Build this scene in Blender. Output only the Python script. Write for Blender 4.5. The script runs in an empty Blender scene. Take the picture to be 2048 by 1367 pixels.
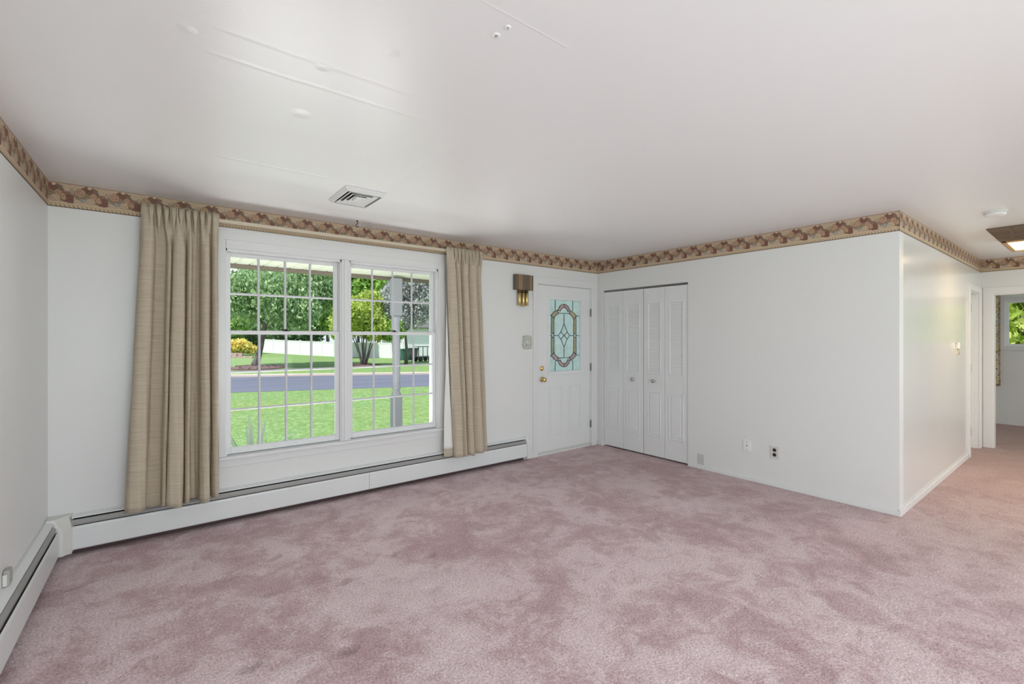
import bpy, bmesh, math, random
import numpy as np
from mathutils import Vector, Matrix, Euler

PI = math.pi
scn = bpy.context.scene
COL = scn.collection

# ------------------------------------------------------------------ camera
H = 2.44                      # ceiling height
D = 4.194                     # window wall (y)
XL = -0.532                   # left wall at the window wall corner
SL = 0.0194                   # left wall runs very slightly off square
W = 4.704                     # closet wall (x)
YC = 1.022                    # hall side wall (y)
W2 = 8.56                     # hall end wall (x)
XE = 11.07                    # far bedroom wall (x)
YB = -3.4                     # wall behind the photographer
G = -0.6                      # garden level
cam_d = bpy.data.cameras.new('camera')
cam = bpy.data.objects.new('camera', cam_d)
COL.objects.link(cam)
cam.location = (0, 0, 1.4261)
cam.rotation_euler = (PI/2, 0, -0.6603)
cam_d.sensor_width = 36.0
cam_d.lens = 36.0*926.15/2048
cam_d.shift_y = -(683.5-674.42)/2048
cam_d.clip_end = 500
scn.camera = cam

# ------------------------------------------------------------------ world
scn.view_settings.view_transform = 'Standard'
scn.view_settings.look = 'None'
scn.view_settings.gamma = 1
scn.view_settings.use_curve_mapping = False
scn.view_settings.exposure = 0.06
try:
    scn.cycles.use_denoising = True
    scn.cycles.max_bounces = 8
    scn.cycles.adaptive_threshold = 0.02
    scn.cycles.diffuse_bounces = 5
    scn.cycles.glossy_bounces = 4
    scn.cycles.transparent_max_bounces = 16
    scn.cycles.caustics_reflective = False
    scn.cycles.caustics_refractive = False
    scn.cycles.sample_clamp_indirect = 6
except Exception:
    pass

wd = bpy.data.worlds.new('sky')
scn.world = wd
wd.use_nodes = True
nt = wd.node_tree
for n in list(nt.nodes):
    nt.nodes.remove(n)
out = nt.nodes.new('ShaderNodeOutputWorld')
bg = nt.nodes.new('ShaderNodeBackground')
bg.inputs['Strength'].default_value = 1.0
tc = nt.nodes.new('ShaderNodeTexCoord')
sep = nt.nodes.new('ShaderNodeSeparateXYZ')
nt.links.new(tc.outputs['Generated'], sep.inputs[0])
rp = nt.nodes.new('ShaderNodeValToRGB')
rp.color_ramp.elements[0].position = 0.0
rp.color_ramp.elements[0].color = (0.80, 0.90, 1.0, 1)
rp.color_ramp.elements[1].position = 0.55
rp.color_ramp.elements[1].color = (0.22, 0.45, 0.90, 1)
nt.links.new(sep.outputs['Z'], rp.inputs[0])
nz = nt.nodes.new('ShaderNodeTexNoise')
nz.inputs['Scale'].default_value = 5.0
nz.inputs['Detail'].default_value = 6.0
nt.links.new(tc.outputs['Generated'], nz.inputs['Vector'])
cr = nt.nodes.new('ShaderNodeValToRGB')
cr.color_ramp.elements[0].position = 0.47
cr.color_ramp.elements[1].position = 0.62
nt.links.new(nz.outputs['Fac'], cr.inputs[0])
mx = nt.nodes.new('ShaderNodeMixRGB')
mx.inputs[2].default_value = (1.15, 1.15, 1.15, 1)
nt.links.new(cr.outputs[0], mx.inputs[0])
nt.links.new(rp.outputs[0], mx.inputs[1])
nt.links.new(mx.outputs[0], bg.inputs['Color'])
nt.links.new(bg.outputs[0], out.inputs[0])


def aim(o, d):
    o.rotation_euler = Vector(d).to_track_quat('-Z', 'Y').to_euler()


sun_d = bpy.data.lights.new('sun', 'SUN')
sun_d.energy = 4.6
sun_d.angle = 0.01
sun_d.color = (1.0, 0.96, 0.88)
sun = bpy.data.objects.new('sun', sun_d)
COL.objects.link(sun)
sun.location = (-10, 20, 30)
aim(sun, (0.46, 0.24, -0.85))


def area(name, loc, d, sx, sy, e, c=(1, 1, 1)):
    l = bpy.data.lights.new(name, 'AREA')
    l.shape = 'RECTANGLE'
    l.size = sx
    l.size_y = sy
    l.energy = e
    l.color = c
    o = bpy.data.objects.new(name, l)
    COL.objects.link(o)
    o.location = loc
    aim(o, d)
    return o


# unseen area lamps added to brighten the rooms; they stand in for daylight
TINT = (0.865, 0.985, 1.0)
area('fill_lamp_side', (-0.60, -1.7, 1.35), (1, 0.40, 0.35), 2.2, 1.4, 40, TINT)
area('fill_lamp_back', (1.3, YB+0.03, 1.35), (0, 1, 0.45), 2.6, 1.5, 34, TINT)
area('fill_lamp_back_low', (1.3, YB+0.10, 0.75), (0, 1.0, 0.60), 2.6, 0.5, 56, TINT)
area('fill_lamp_dining', (W2-0.03, -2.0, 1.35), (-1, 0.45, 0.25), 1.8, 1.4, 38, TINT)
area('fill_lamp_hall_back', (6.2, YB+0.03, 1.25), (0, 1, 0.1), 2.4, 1.9, 7, TINT)
area('fill_lamp_porch', (1.40, D+0.95, 0.02), (0, -0.50, 1), 2.0, 0.9, 82, (1.0, 0.99, 0.98))  # added lamp hidden below the sill to lift the ceiling
area('fill_lamp_far_room', (10.0, -1.95, 1.5), (0, 1, 0), 1.6, 1.1, 13, (0.95, 1.0, 0.99))  # added lamp in front of a solid side wall

# ------------------------------------------------------------------ helpers
CUR = {'org': Vector((0, 0, 0))}


def tag(o, label=None, cat=None, group=None, kind=None):
    if label: o['label'] = label
    if cat: o['category'] = cat
    if group: o['group'] = group
    if kind: o['kind'] = kind
    return o


def thing(name, loc, label, cat, group=None, kind=None):
    o = bpy.data.objects.new(name, None)
    o.empty_display_size = 0.1
    COL.objects.link(o)
    o.location = loc
    return tag(o, label, cat, group, kind)


def root_of(o):
    while o.parent: o = o.parent
    return o


def obj(name, bm, m, parent=None, smooth=False):
    me = bpy.data.meshes.new(name)
    if isinstance(bm, bmesh.types.BMesh):
        bmesh.ops.recalc_face_normals(bm, faces=bm.faces[:])
        bm.to_mesh(me)
        bm.free()
    else:
        me = bm
        me.name = name
    for mm in (m if isinstance(m, (list, tuple)) else [m]):
        me.materials.append(mm)
    o = bpy.data.objects.new(name, me)
    COL.objects.link(o)
    if parent is not None:
        me.transform(Matrix.Translation(-Vector(root_of(parent).location)))
        o.parent = parent
    if smooth:
        for p in me.polygons: p.use_smooth = True
    return o


def centre(o):
    """put a top-level mesh's origin at its base centre"""
    cs = [Vector(c) for c in o.bound_box]
    c = Vector(((min(v.x for v in cs)+max(v.x for v in cs))/2, (min(v.y for v in cs)+max(v.y for v in cs))/2, min(v.z for v in cs)))
    o.data.transform(Matrix.Translation(-c))
    o.location = c
    return o


def NB(): return bmesh.new()


def box(bm, x0, x1, y0, y1, z0, z1, bev=0.0, seg=2, mi=0):
    if x1 < x0: x0, x1 = x1, x0
    if y1 < y0: y0, y1 = y1, y0
    if z1 < z0: z0, z1 = z1, z0
    r = bmesh.ops.create_cube(bm, size=1)
    vs = r['verts']
    for v in vs:
        v.co = Vector((x0 if v.co.x < 0 else x1, y0 if v.co.y < 0 else y1, z0 if v.co.z < 0 else z1))
    fs = set(f for v in vs for f in v.link_faces)
    for f in fs: f.material_index = mi
    if bev > 0:
        es = list(set(e for v in vs for e in v.link_edges))
        bmesh.ops.bevel(bm, geom=es, offset=bev, segments=seg, affect='EDGES', profile=0.6)
    return bm


def ob(name, x0, x1, y0, y1, z0, z1, m, parent=None, bev=0.0, seg=2):
    return obj(name, box(NB(), x0, x1, y0, y1, z0, z1, bev, seg), m, parent)


def prism(bm, prof, axis, a, b, mi=0):
    """extrude a closed 2D profile along an axis: 'x' prof=(y,z); 'y' prof=(x,z); 'z' prof=(x,y)"""
    def mk(p, t):
        return {'x': (t, p[0], p[1]), 'y': (p[0], t, p[1]), 'z': (p[0], p[1], t)}[axis]
    va = [bm.verts.new(mk(p, a)) for p in prof]
    vb = [bm.verts.new(mk(p, b)) for p in prof]
    n = len(prof)
    fs = [bm.faces.new(va), bm.faces.new(vb[::-1])]
    for i in range(n):
        fs.append(bm.faces.new((va[i], vb[i], vb[(i+1) % n], va[(i+1) % n])))
    for f in fs: f.material_index = mi
    return bm


def lathe(bm, prof, origin, axis='z', n=24, mi=0):
    """prof: list of (radius, height) along the axis"""
    rings = []
    for r, h in prof:
        ring = []
        for k in range(n):
            a = 2*PI*k/n
            u, v = r*math.cos(a), r*math.sin(a)
            p = {'z': (u, v, h), 'y': (u, h, v), 'x': (h, u, v)}[axis]
            ring.append(bm.verts.new(Vector(origin)+Vector(p)))
        rings.append(ring)
    for a, b in zip(rings, rings[1:]):
        for k in range(n):
            f = bm.faces.new((a[k], a[(k+1) % n], b[(k+1) % n], b[k]))
            f.material_index = mi; f.smooth = True
    bm.faces.new(rings[0][::-1]); bm.faces.new(rings[-1])
    return bm


def tube(bm, pts, r, n=8, mi=0):
    pts = [Vector(p) for p in pts]
    rr = r if isinstance(r, (list, tuple)) else [r]*len(pts)
    rings = []
    up = None
    for i, p in enumerate(pts):
        t = (pts[min(i+1, len(pts)-1)]-pts[max(i-1, 0)]).normalized()
        if up is None:
            up = Vector((0, 0, 1)) if abs(t.z) < 0.9 else Vector((1, 0, 0))
        a = t.cross(up)
        if a.length < 1e-5:
            a = t.orthogonal()
        a.normalize()
        b = a.cross(t).normalized()
        up = b
        rings.append([bm.verts.new(p+rr[i]*(math.cos(2*PI*k/n)*a+math.sin(2*PI*k/n)*b)) for k in range(n)])
    for a, b in zip(rings, rings[1:]):
        for k in range(n):
            f = bm.faces.new((a[k], a[(k+1) % n], b[(k+1) % n], b[k]))
            f.smooth = True; f.material_index = mi
    bm.faces.new(rings[0][::-1]); bm.faces.new(rings[-1])
    return bm


# ------------------------------------------------------------------ materials
def mat(name, col=(0.8, 0.8, 0.8), rough=0.5, metal=0.0, spec=0.5, fn=None):
    m = bpy.data.materials.new(name)
    m.use_nodes = True
    b = m.node_tree.nodes['Principled BSDF']
    b.inputs['Base Color'].default_value = (*col, 1)
    b.inputs['Roughness'].default_value = rough
    b.inputs['Metallic'].default_value = metal
    b.inputs['Specular IOR Level'].default_value = spec
    if fn: fn(m.node_tree, b)
    return m


class NT:
    def __init__(s, t): s.t = t
    def n(s, typ, **kw):
        nd = s.t.nodes.new(typ)
        for k, v in kw.items(): setattr(nd, k, v)
        return nd
    def l(s, a, b): s.t.links.new(a, b)
    def put(s, sock, v):
        if isinstance(v, (int, float)): sock.default_value = v
        elif isinstance(v, tuple): sock.default_value = v
        else: s.l(v, sock)
    def m(s, op, a, b=0.0, c=0.0, clamp=False):
        nd = s.n('ShaderNodeMath', operation=op, use_clamp=clamp)
        s.put(nd.inputs[0], a); s.put(nd.inputs[1], b); s.put(nd.inputs[2], c)
        return nd.outputs[0]
    def mix(s, f, a, b, bt='MIX'):
        nd = s.n('ShaderNodeMixRGB', blend_type=bt)
        s.put(nd.inputs[0], f)
        s.put(nd.inputs[1], (*a, 1) if isinstance(a, tuple) and len(a) == 3 else a)
        s.put(nd.inputs[2], (*b, 1) if isinstance(b, tuple) and len(b) == 3 else b)
        return nd.outputs[0]
    def noise(s, vec, scale, detail=3, rough=0.5, dist=0.0):
        nd = s.n('ShaderNodeTexNoise')
        if vec is not None: s.l(vec, nd.inputs['Vector'])
        nd.inputs['Scale'].default_value = scale
        nd.inputs['Detail'].default_value = detail
        nd.inputs['Roughness'].default_value = rough
        nd.inputs['Distortion'].default_value = dist
        return nd.outputs['Fac']
    def coord(s, w='Object'):
        return s.n('ShaderNodeTexCoord').outputs[w]
    def mapped(s, vec, scale=(1, 1, 1), loc=(0, 0, 0), rot=(0, 0, 0)):
        nd = s.n('ShaderNodeMapping')
        s.l(vec, nd.inputs['Vector'])
        nd.inputs['Scale'].default_value = scale
        nd.inputs['Location'].default_value = loc
        nd.inputs['Rotation'].default_value = rot
        return nd.outputs[0]
    def ramp(s, f, stops, interp='LINEAR'):
        nd = s.n('ShaderNodeValToRGB')
        e = nd.color_ramp.elements
        nd.color_ramp.interpolation = interp
        while len(e) < len(stops): e.new(0.5)
        for i, (p, c) in enumerate(stops):
            e[i].position = p
            e[i].color = (*c, 1) if isinstance(c, tuple) else (c, c, c, 1)
        s.l(f, nd.inputs[0])
        return nd.outputs[0]
    def bump(s, h, strength, dist, b, nrm=None):
        nd = s.n('ShaderNodeBump')
        nd.inputs['Strength'].default_value = strength
        nd.inputs['Distance'].default_value = dist
        s.l(h, nd.inputs['Height'])
        if nrm is not None: s.l(nrm, nd.inputs['Normal'])
        if b is not None: s.l(nd.outputs[0], b.inputs['Normal'])
        return nd.outputs[0]


def f_paint(stren, scale):
    def fn(t, b):
        q = NT(t); c = q.n('ShaderNodeNewGeometry').outputs['Position']
        n1 = q.bump(q.noise(c, 1.6, 3), stren, 0.012, None)
        q.bump(q.noise(c, scale, 4), stren*0.5, 0.0012, b, n1)
    return fn


M = {}
M['wall'] = mat('wall_paint', (0.80, 0.80, 0.79), 0.36, spec=0.45, fn=f_paint(0.25, 220))
M['wall_gloss'] = mat('semi_gloss_wall_paint', (0.74, 0.745, 0.74), 0.17, spec=0.7, fn=f_paint(0.20, 160))


def f_ceiling(t, b):
    q = NT(t); c = q.n('ShaderNodeNewGeometry').outputs['Position']
    sx = q.n('ShaderNodeSeparateXYZ'); q.l(c, sx.inputs[0])
    x, y = sx.outputs['X'], sx.outputs['Y']
    h = q.m('MULTIPLY', q.noise(c, 0.9, 2), 1.6)
    wob = q.m('MULTIPLY', q.noise(c, 3.0, 2), 0.02)

    def ridge(coord, pos, w, amp, lo=None, hi=None, oth=None):
        d = q.m('ABSOLUTE', q.m('SUBTRACT', q.m('ADD', coord, wob), pos))
        v = q.m('SUBTRACT', 1.0, q.m('DIVIDE', d, w), clamp=True)
        if lo is not None:
            v = q.m('MULTIPLY', v, q.m('GREATER_THAN', oth, lo))
            v = q.m('MULTIPLY', v, q.m('LESS_THAN', oth, hi))
        return q.m('MULTIPLY', v, amp)

    def spot(px, py, r, amp):
        dx = q.m('SUBTRACT', x, px); dy = q.m('SUBTRACT', y, py)
        d = q.m('SQRT', q.m('ADD', q.m('MULTIPLY', dx, dx), q.m('MULTIPLY', dy, dy)))
        return q.m('MULTIPLY', q.m('SUBTRACT', 1.0, q.m('DIVIDE', d, r), clamp=True), amp)
    # drywall tape ridges and nail pops
    for a in [ridge(y, 1.80, 0.02, 0.22, 0.15, 1.25, x), ridge(y, 1.97, 0.02, 0.22, 0.15, 1.25, x),
              ridge(y, 3.06, 0.012, 0.55, 0.28, 0.88, x), ridge(y, 1.17, 0.006, 0.35, 0.6, 1.15, x),
              ridge(x, 1.27, 0.02, 0.25, 2.0, 3.1, y),
              spot(0.53, 2.25, 0.05, 0.9), spot(0.505, 1.81, 0.03, 0.8), spot(0.675, 1.563, 0.03, 0.6),
              spot(0.923, 2.545, 0.04, 0.6), spot(0.09, 1.86, 0.03, 0.7), spot(0.60, 2.9, 0.04, 0.5),
              spot(0.08, 1.48, 0.03, 0.5), spot(1.8, 1.96, 0.05, 0.5), spot(3.05, 2.2, 0.06, 0.4)]:
        h = q.m('ADD', h, a)
    n1 = q.bump(h, 0.24, 0.012, None)
    q.bump(q.noise(c, 130, 4), 0.12, 0.002, b, n1)


M['ceiling'] = mat('glossy_ceiling_paint', (0.89, 0.89, 0.89), 0.32, spec=0.6, fn=f_ceiling)
M['trim'] = mat('white_trim_paint', (0.80, 0.80, 0.80), 0.30)
M['door'] = mat('white_door_paint', (0.82, 0.825, 0.825), 0.32)
M['vinyl'] = mat('white_window_vinyl', (0.82, 0.82, 0.83), 0.35)
M['grille'] = mat('window_grille', (0.70, 0.70, 0.73), 0.4)
M['heater'] = mat('heater_enamel', (0.78, 0.79, 0.79), 0.33, fn=f_paint(0.1, 30))
M['dark'] = mat('recess_shade_black', (0.012, 0.012, 0.013), 0.8)
M['fin'] = mat('heater_fins', (0.30, 0.30, 0.30), 0.45, 0.6)
M['damper'] = mat('damper_shade_grey', (0.40, 0.40, 0.39), 0.4, 0.3)  # flap greyed to paint in the shadow it lies in
M['under'] = mat('heater_under_shade', (0.10, 0.06, 0.06), 0.9)
M['cap'] = mat('corner_cap', (0.74, 0.73, 0.70), 0.45)
M['lock'] = mat('bronze_lock', (0.035, 0.03, 0.03), 0.35, 0.6)
M['brass'] = mat('polished_brass', (0.80, 0.60, 0.26), 0.20, 1.0)
M['chime_brass'] = mat('aged_brass', (0.68, 0.53, 0.24), 0.33, 0.85)
M['nickel'] = mat('satin_nickel', (0.52, 0.50, 0.45), 0.22, 1.0)
M['steel'] = mat('hinge_steel', (0.22, 0.22, 0.22), 0.4, 0.8)
M['plate_w'] = mat('white_plate', (0.86, 0.86, 0.85), 0.3)
M['plate_g'] = mat('grey_plate', (0.62, 0.62, 0.60), 0.4)
M['plate_i'] = mat('ivory_plate', (0.68, 0.67, 0.63), 0.35)
M['brown'] = mat('brown_socket', (0.045, 0.03, 0.022), 0.35)
M['black'] = mat('black_iron', (0.015, 0.015, 0.015), 0.5)
M['vent'] = mat('vent_enamel', (0.80, 0.80, 0.79), 0.4)
M['vent_dark'] = mat('vent_throat_shade', (0.05, 0.05, 0.048), 0.7)
M['clip'] = mat('grey_plastic', (0.42, 0.42, 0.40), 0.45)
M['cream'] = mat('cream_plastic', (0.78, 0.74, 0.64), 0.35)


# carpet ------------------------------------------------------------
def f_carpet(t, b):
    q = NT(t); c = q.n('ShaderNodeNewGeometry').outputs['Position']
    big = q.noise(c, 1.3, 5, 0.62, 0.6)
    mid = q.noise(q.mapped(c, (1, 1, 1), (3, 1, 0)), 5.0, 5, 0.65, 0.8)
    fine = q.noise(c, 260, 2, 0.6)
    tuft = q.noise(c, 95, 3, 0.6)
    crisp = q.noise(q.mapped(c, (1, 1, 1), (8, 3, 0), (0, 0, 0.5)), 16.0, 6, 0.72, 1.2)
    f = q.m('ADD', q.m('MULTIPLY', big, 0.42), q.m('MULTIPLY', mid, 0.36))
    f = q.m('ADD', f, q.m('MULTIPLY', crisp, 0.22))
    base = q.ramp(f, [(0.40, (0.50, 0.335, 0.353)), (0.47, (0.58, 0.415, 0.437)), (0.525, (0.70, 0.545, 0.57)), (0.61, (0.77, 0.62, 0.64))])
    # worn, browner tone along the traffic path into the hall and by the entry
    sx = q.n('ShaderNodeSeparateXYZ'); q.l(c, sx.inputs[0])
    wr = q.m('ADD', q.m('MULTIPLY', sx.outputs['X'], 0.22), q.m('MULTIPLY', q.noise(c, 1.1, 3), 0.5))
    wr = q.m('SUBTRACT', wr, 0.85, clamp=True)
    base = q.mix(q.m('MULTIPLY', wr, 0.85, clamp=True), base, (0.38, 0.255, 0.215))
    spk = q.m('ADD', q.m('MULTIPLY', fine, 1.5), q.m('MULTIPLY', tuft, 2.0))
    spk = q.m('ADD', spk, -0.75)
    cc = q.n('ShaderNodeMixRGB', blend_type='MULTIPLY'); cc.inputs[0].default_value = 0.85
    q.l(base, cc.inputs[1])
    comb = q.n('ShaderNodeCombineXYZ')
    for i in range(3): q.l(spk, comb.inputs[i])
    q.l(comb.outputs[0], cc.inputs[2])
    q.l(cc.outputs[0], b.inputs['Base Color'])

    x, y = sx.outputs['X'], sx.outputs['Y']
    h = q.m('MULTIPLY', mid, 1.2)
    for (px, py, r, a) in [(0.33, 2.291, 0.045, -1.4), (0.703, 2.149, 0.055, -1.2), (0.603, 3.336, 0.06, -1.1), (0.36, 3.207, 0.05, -0.8),
                           (0.874, 2.751, 0.05, -1.0), (0.491, 2.475, 0.06, -0.6), (1.242, 2.356, 0.05, -0.7), (1.237, 2.905, 0.05, -0.8),
                           (1.423, 2.734, 0.05, -0.8), (0.486, 2.885, 0.05, -0.6)]:
        dx = q.m('SUBTRACT', x, px); dy = q.m('SUBTRACT', y, py)
        d = q.m('SQRT', q.m('ADD', q.m('MULTIPLY', dx, dx), q.m('MULTIPLY', dy, dy)))
        h = q.m('ADD', h, q.m('MULTIPLY', q.m('SMOOTH_MIN', q.m('SUBTRACT', 1.0, q.m('DIVIDE', d, r*1.2), clamp=True), 0.7, 0.2), a*1.8))
    # seam in the carpet by the left heater
    d = q.m('ABSOLUTE', q.m('SUBTRACT', q.m('SUBTRACT', y, q.m('MULTIPLY', x, 0.385)), 3.738))
    s = q.m('SUBTRACT', 1.0, q.m('DIVIDE', d, 0.006), clamp=True)
    s = q.m('MULTIPLY', s, q.m('LESS_THAN', x, -0.12))
    h = q.m('ADD', h, q.m('MULTIPLY', s, -0.8))
    n1 = q.bump(h, 0.55, 0.03, None)
    n2 = q.bump(tuft, 0.8, 0.006, None, n1)
    q.bump(fine, 0.5, 0.0018, b, n2)
    b.inputs['Sheen Weight'].default_value = 0.12
    b.inputs['Sheen Roughness'].default_value = 0.5


M['carpet'] = mat('rose_carpet', (0.4, 0.25, 0.26), 0.95, spec=0.1, fn=f_carpet)


# wallpaper border --------------------------------------------------
def f_border(t, b):
    q = NT(t)
    uv = q.n('ShaderNodeUVMap').outputs[0]
    sx = q.n('ShaderNodeSeparateXYZ'); q.l(uv, sx.inputs[0])
    P = 0.172
    u0 = q.m('DIVIDE', sx.outputs['X'], P)
    wv = q.noise(q.mapped(uv, (1, 1, 1)), 70, 2, 0.6)
    u = q.m('FRACT', q.m('ADD', u0, q.m('MULTIPLY', q.m('SUBTRACT', wv, 0.5), 0.10)))
    v = q.m('ADD', q.m('DIVIDE', sx.outputs['Y'], 0.163), q.m('MULTIPLY', q.m('SUBTRACT', q.noise(uv, 55, 2), 0.5), 0.10))
    petals = q.noise(uv, 120, 3, 0.7, 1.5)
    col = q.mix(petals, (0.56, 0.42, 0.29), (0.66, 0.52, 0.38))

    def ell(cx, cy, rx, ry, rot, c1, c2, col, ring=False):
        dx = q.m('SUBTRACT', u, cx)
        dy = q.m('SUBTRACT', v, cy)
        ca, sa = math.cos(rot), math.sin(rot)
        ex = q.m('DIVIDE', q.m('ADD', q.m('MULTIPLY', dx, ca), q.m('MULTIPLY', dy, sa)), rx)
        ey = q.m('DIVIDE', q.m('SUBTRACT', q.m('MULTIPLY', dy, ca), q.m('MULTIPLY', dx, sa)), ry)
        d = q.m('SQRT', q.m('ADD', q.m('MULTIPLY', ex, ex), q.m('MULTIPLY', ey, ey)))
        msk = q.m('MULTIPLY', q.m('SUBTRACT', 1.0, d), 8.0, clamp=True)
        f = q.m('ADD', q.m('MULTIPLY', petals, 1.1), -0.1, clamp=True)
        if ring:
            f = q.m('ADD', q.m('MULTIPLY', q.m('ADD', q.m('SINE', q.m('ADD', q.m('MULTIPLY', d, 16.0), q.m('MULTIPLY', petals, 7.0))), 1.0), 0.42), 0.05, clamp=True)
        return q.mix(msk, col, q.mix(f, c1, c2))
    dk, md = (0.13, 0.055, 0.045), (0.36, 0.20, 0.15)
    ros, rosl = (0.30, 0.16, 0.10), (0.70, 0.50, 0.35)
    crm = (0.74, 0.60, 0.43)
    gr = (0.16, 0.15, 0.11)
    scr = q.noise(uv, 260, 3, 0.7, 0.6)
    col = ell(0.30, 0.60, 0.34, 0.26, 0.3, gr, (0.52, 0.37, 0.25), col)
    col = ell(0.78, 0.45, 0.30, 0.24, 0.0, dk, (0.50, 0.34, 0.24), col)
    col = ell(0.44, 0.80, 0.17, 0.16, 0.3, dk, md, col)
    col = ell(0.32, 0.86, 0.12, 0.06, 0.5, dk, md, col)
    col = ell(0.60, 0.85, 0.12, 0.05, -0.5, gr, md, col)
    col = ell(0.88, 0.30, 0.20, 0.10, 0.0, dk, md, col)
    col = ell(0.88, 0.44, 0.11, 0.13, 0.0, dk, md, col)
    col = ell(0.64, 0.70, 0.12, 0.09, -0.6, gr, md, col)
    col = ell(0.18, 0.66, 0.17, 0.18, 0.0, ros, rosl, col, True)
    col = ell(0.57, 0.58, 0.11, 0.13, 0.0, ros, rosl, col, True)
    col = ell(0.48, 0.36, 0.16, 0.15, 0.0, (0.42, 0.30, 0.2), crm, col, True)
    col = ell(0.71, 0.44, 0.09, 0.15, 0.3, ros, rosl, col, True)
    col = ell(0.25, 0.36, 0.10, 0.09, 0.0, (0.16, 0.19, 0.20), (0.60, 0.60, 0.55), col, True)
    col = ell(0.45, 0.91, 0.06, 0.06, 0.0, rosl, crm, col)
    col = ell(0.96, 0.68, 0.07, 0.13, 0.0, (0.30, 0.26, 0.17), (0.62, 0.52, 0.38), col)
    mot = q.ramp(scr, [(0.40, (0.62, 0.56, 0.54)), (0.54, (1.0, 1.0, 1.0)), (0.64, (1.18, 1.16, 1.12))])
    col = q.mix(q.m('GREATER_THAN', v, 0.20), col, q.mix(1.0, col, mot, 'MULTIPLY'))
    # lower rope edge and thin edging lines
    yv = q.m('DIVIDE', sx.outputs['Y'], 0.163)
    low = q.m('LESS_THAN', yv, 0.17)
    rope = q.m('FRACT', q.m('ADD', q.m('MULTIPLY', u0, 8.0), q.m('MULTIPLY', yv, 5.0)))
    rf = q.m('GREATER_THAN', rope, 0.74)
    rm = q.m('MULTIPLY', rf, q.m('MULTIPLY', q.m('GREATER_THAN', yv, 0.035), q.m('LESS_THAN', yv, 0.12)))
    lowc = q.mix(q.m('MULTIPLY', yv, 6.0, clamp=True), (0.26, 0.18, 0.11), (0.58, 0.45, 0.31))
    lowc = q.mix(rm, lowc, (0.76, 0.62, 0.42))
    col = q.mix(low, col, lowc)
    col = q.mix(q.m('LESS_THAN', yv, 0.022), col, (0.10, 0.06, 0.045))
    col = q.mix(q.m('GREATER_THAN', yv, 0.955), col, (0.26, 0.18, 0.14))
    col = q.mix(q.m('GREATER_THAN', yv, 0.985), col, (0.66, 0.56, 0.48))
    q.l(col, b.inputs['Base Color'])


M['border'] = mat('floral_wallpaper_border', (0.5, 0.4, 0.3), 0.6, spec=0.25, fn=f_border)


# drapery -----------------------------------------------------------
def f_drape(t, b):
    q = NT(t)
    uv = q.n('ShaderNodeUVMap').outputs[0]
    a = q.noise(q.mapped(uv, (5, 150, 1)), 1.0, 5, 0.65)
    c = q.noise(q.mapped(uv, (2.5, 70, 1), (4, 7, 0)), 1.0, 5, 0.7)
    wv = q.noise(q.mapped(uv, (420, 300, 1)), 1.0, 1)
    f = q.m('ADD', q.m('MULTIPLY', a, 0.5), q.m('MULTIPLY', c, 0.35))
    f = q.m('ADD', f, q.m('MULTIPLY', wv, 0.15))
    q.l(q.ramp(f, [(0.30, (0.36, 0.295, 0.215)), (0.44, (0.50, 0.425, 0.325)), (0.55, (0.565, 0.485, 0.375)), (0.70, (0.66, 0.575, 0.46))]), b.inputs['Base Color'])
    q.bump(f, 0.35, 0.003, b)


M['drape'] = mat('slub_drapery', (0.5, 0.42, 0.31), 0.9, spec=0.1, fn=f_drape)
M['lining'] = mat('white_lining', (0.88, 0.87, 0.83), 0.8, spec=0.1)
M['rod'] = mat('beige_rod', (0.66, 0.57, 0.44), 0.4)


def f_print(t, b):
    q = NT(t); c = q.n('ShaderNodeNewGeometry').outputs['Position']
    n = q.noise(c, 9, 4, 0.6, 1.2)
    n2 = q.noise(c, 30, 3, 0.6, 0.8)
    a = q.ramp(n, [(0.40, (0.62, 0.60, 0.55)), (0.50, (0.58, 0.42, 0.22)), (0.62, (0.66, 0.57, 0.42))])
    q.l(q.mix(q.m('GREATER_THAN', n2, 0.56), a, (0.20, 0.13, 0.08)), b.inputs['Base Color'])


M['print'] = mat('floral_print_cotton', (0.6, 0.5, 0.4), 0.8, fn=f_print)


def f_switch(t, b):
    q = NT(t); c = q.n('ShaderNodeNewGeometry').outputs['Position']
    n = q.noise(c, 60, 3, 0.6, 1.0)
    q.l(q.ramp(n, [(0.38, (0.10, 0.16, 0.11)), (0.45, (0.42, 0.52, 0.45)), (0.53, (0.66, 0.68, 0.60)), (0.62, (0.62, 0.50, 0.42))]), b.inputs['Base Color'])


M['switch'] = mat('painted_ceramic', (0.5, 0.55, 0.5), 0.25, fn=f_switch)


def wood(name, c1, c2, scale=60, axis=2, rough=0.4):
    def fn(t, b):
        q = NT(t); c = q.n('ShaderNodeNewGeometry').outputs['Position']
        s = [scale, scale, scale]; s[axis] = 2.0
        n = q.noise(q.mapped(c, tuple(s)), 1.0, 4, 0.6, 0.4)
        q.l(q.ramp(n, [(0.35, c1), (0.65, c2)]), b.inputs['Base Color'])
    return mat(name, c1, rough, fn=fn)


M['walnut'] = wood('dark_walnut', (0.10, 0.078, 0.055), (0.17, 0.135, 0.10))
M['walnut_l'] = wood('light_walnut', (0.26, 0.14, 0.07), (0.38, 0.23, 0.12))
M['lampwood'] = wood('lamp_oak', (0.11, 0.075, 0.05), (0.17, 0.12, 0.08), 40, 1)
M['lampwood_in'] = wood('lamp_oak_light', (0.48, 0.27, 0.10), (0.62, 0.38, 0.16), 40, 1)
mg = bpy.data.materials.new('lamp_diffuser_glow'); mg.use_nodes = True
bb = mg.node_tree.nodes['Principled BSDF']
bb.inputs['Base Color'].default_value = (0.9, 0.85, 0.75, 1)
bb.inputs['Emission Color'].default_value = (1.0, 0.78, 0.46, 1)
bb.inputs['Emission Strength'].default_value = 2.6
M['glow'] = mg


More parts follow.
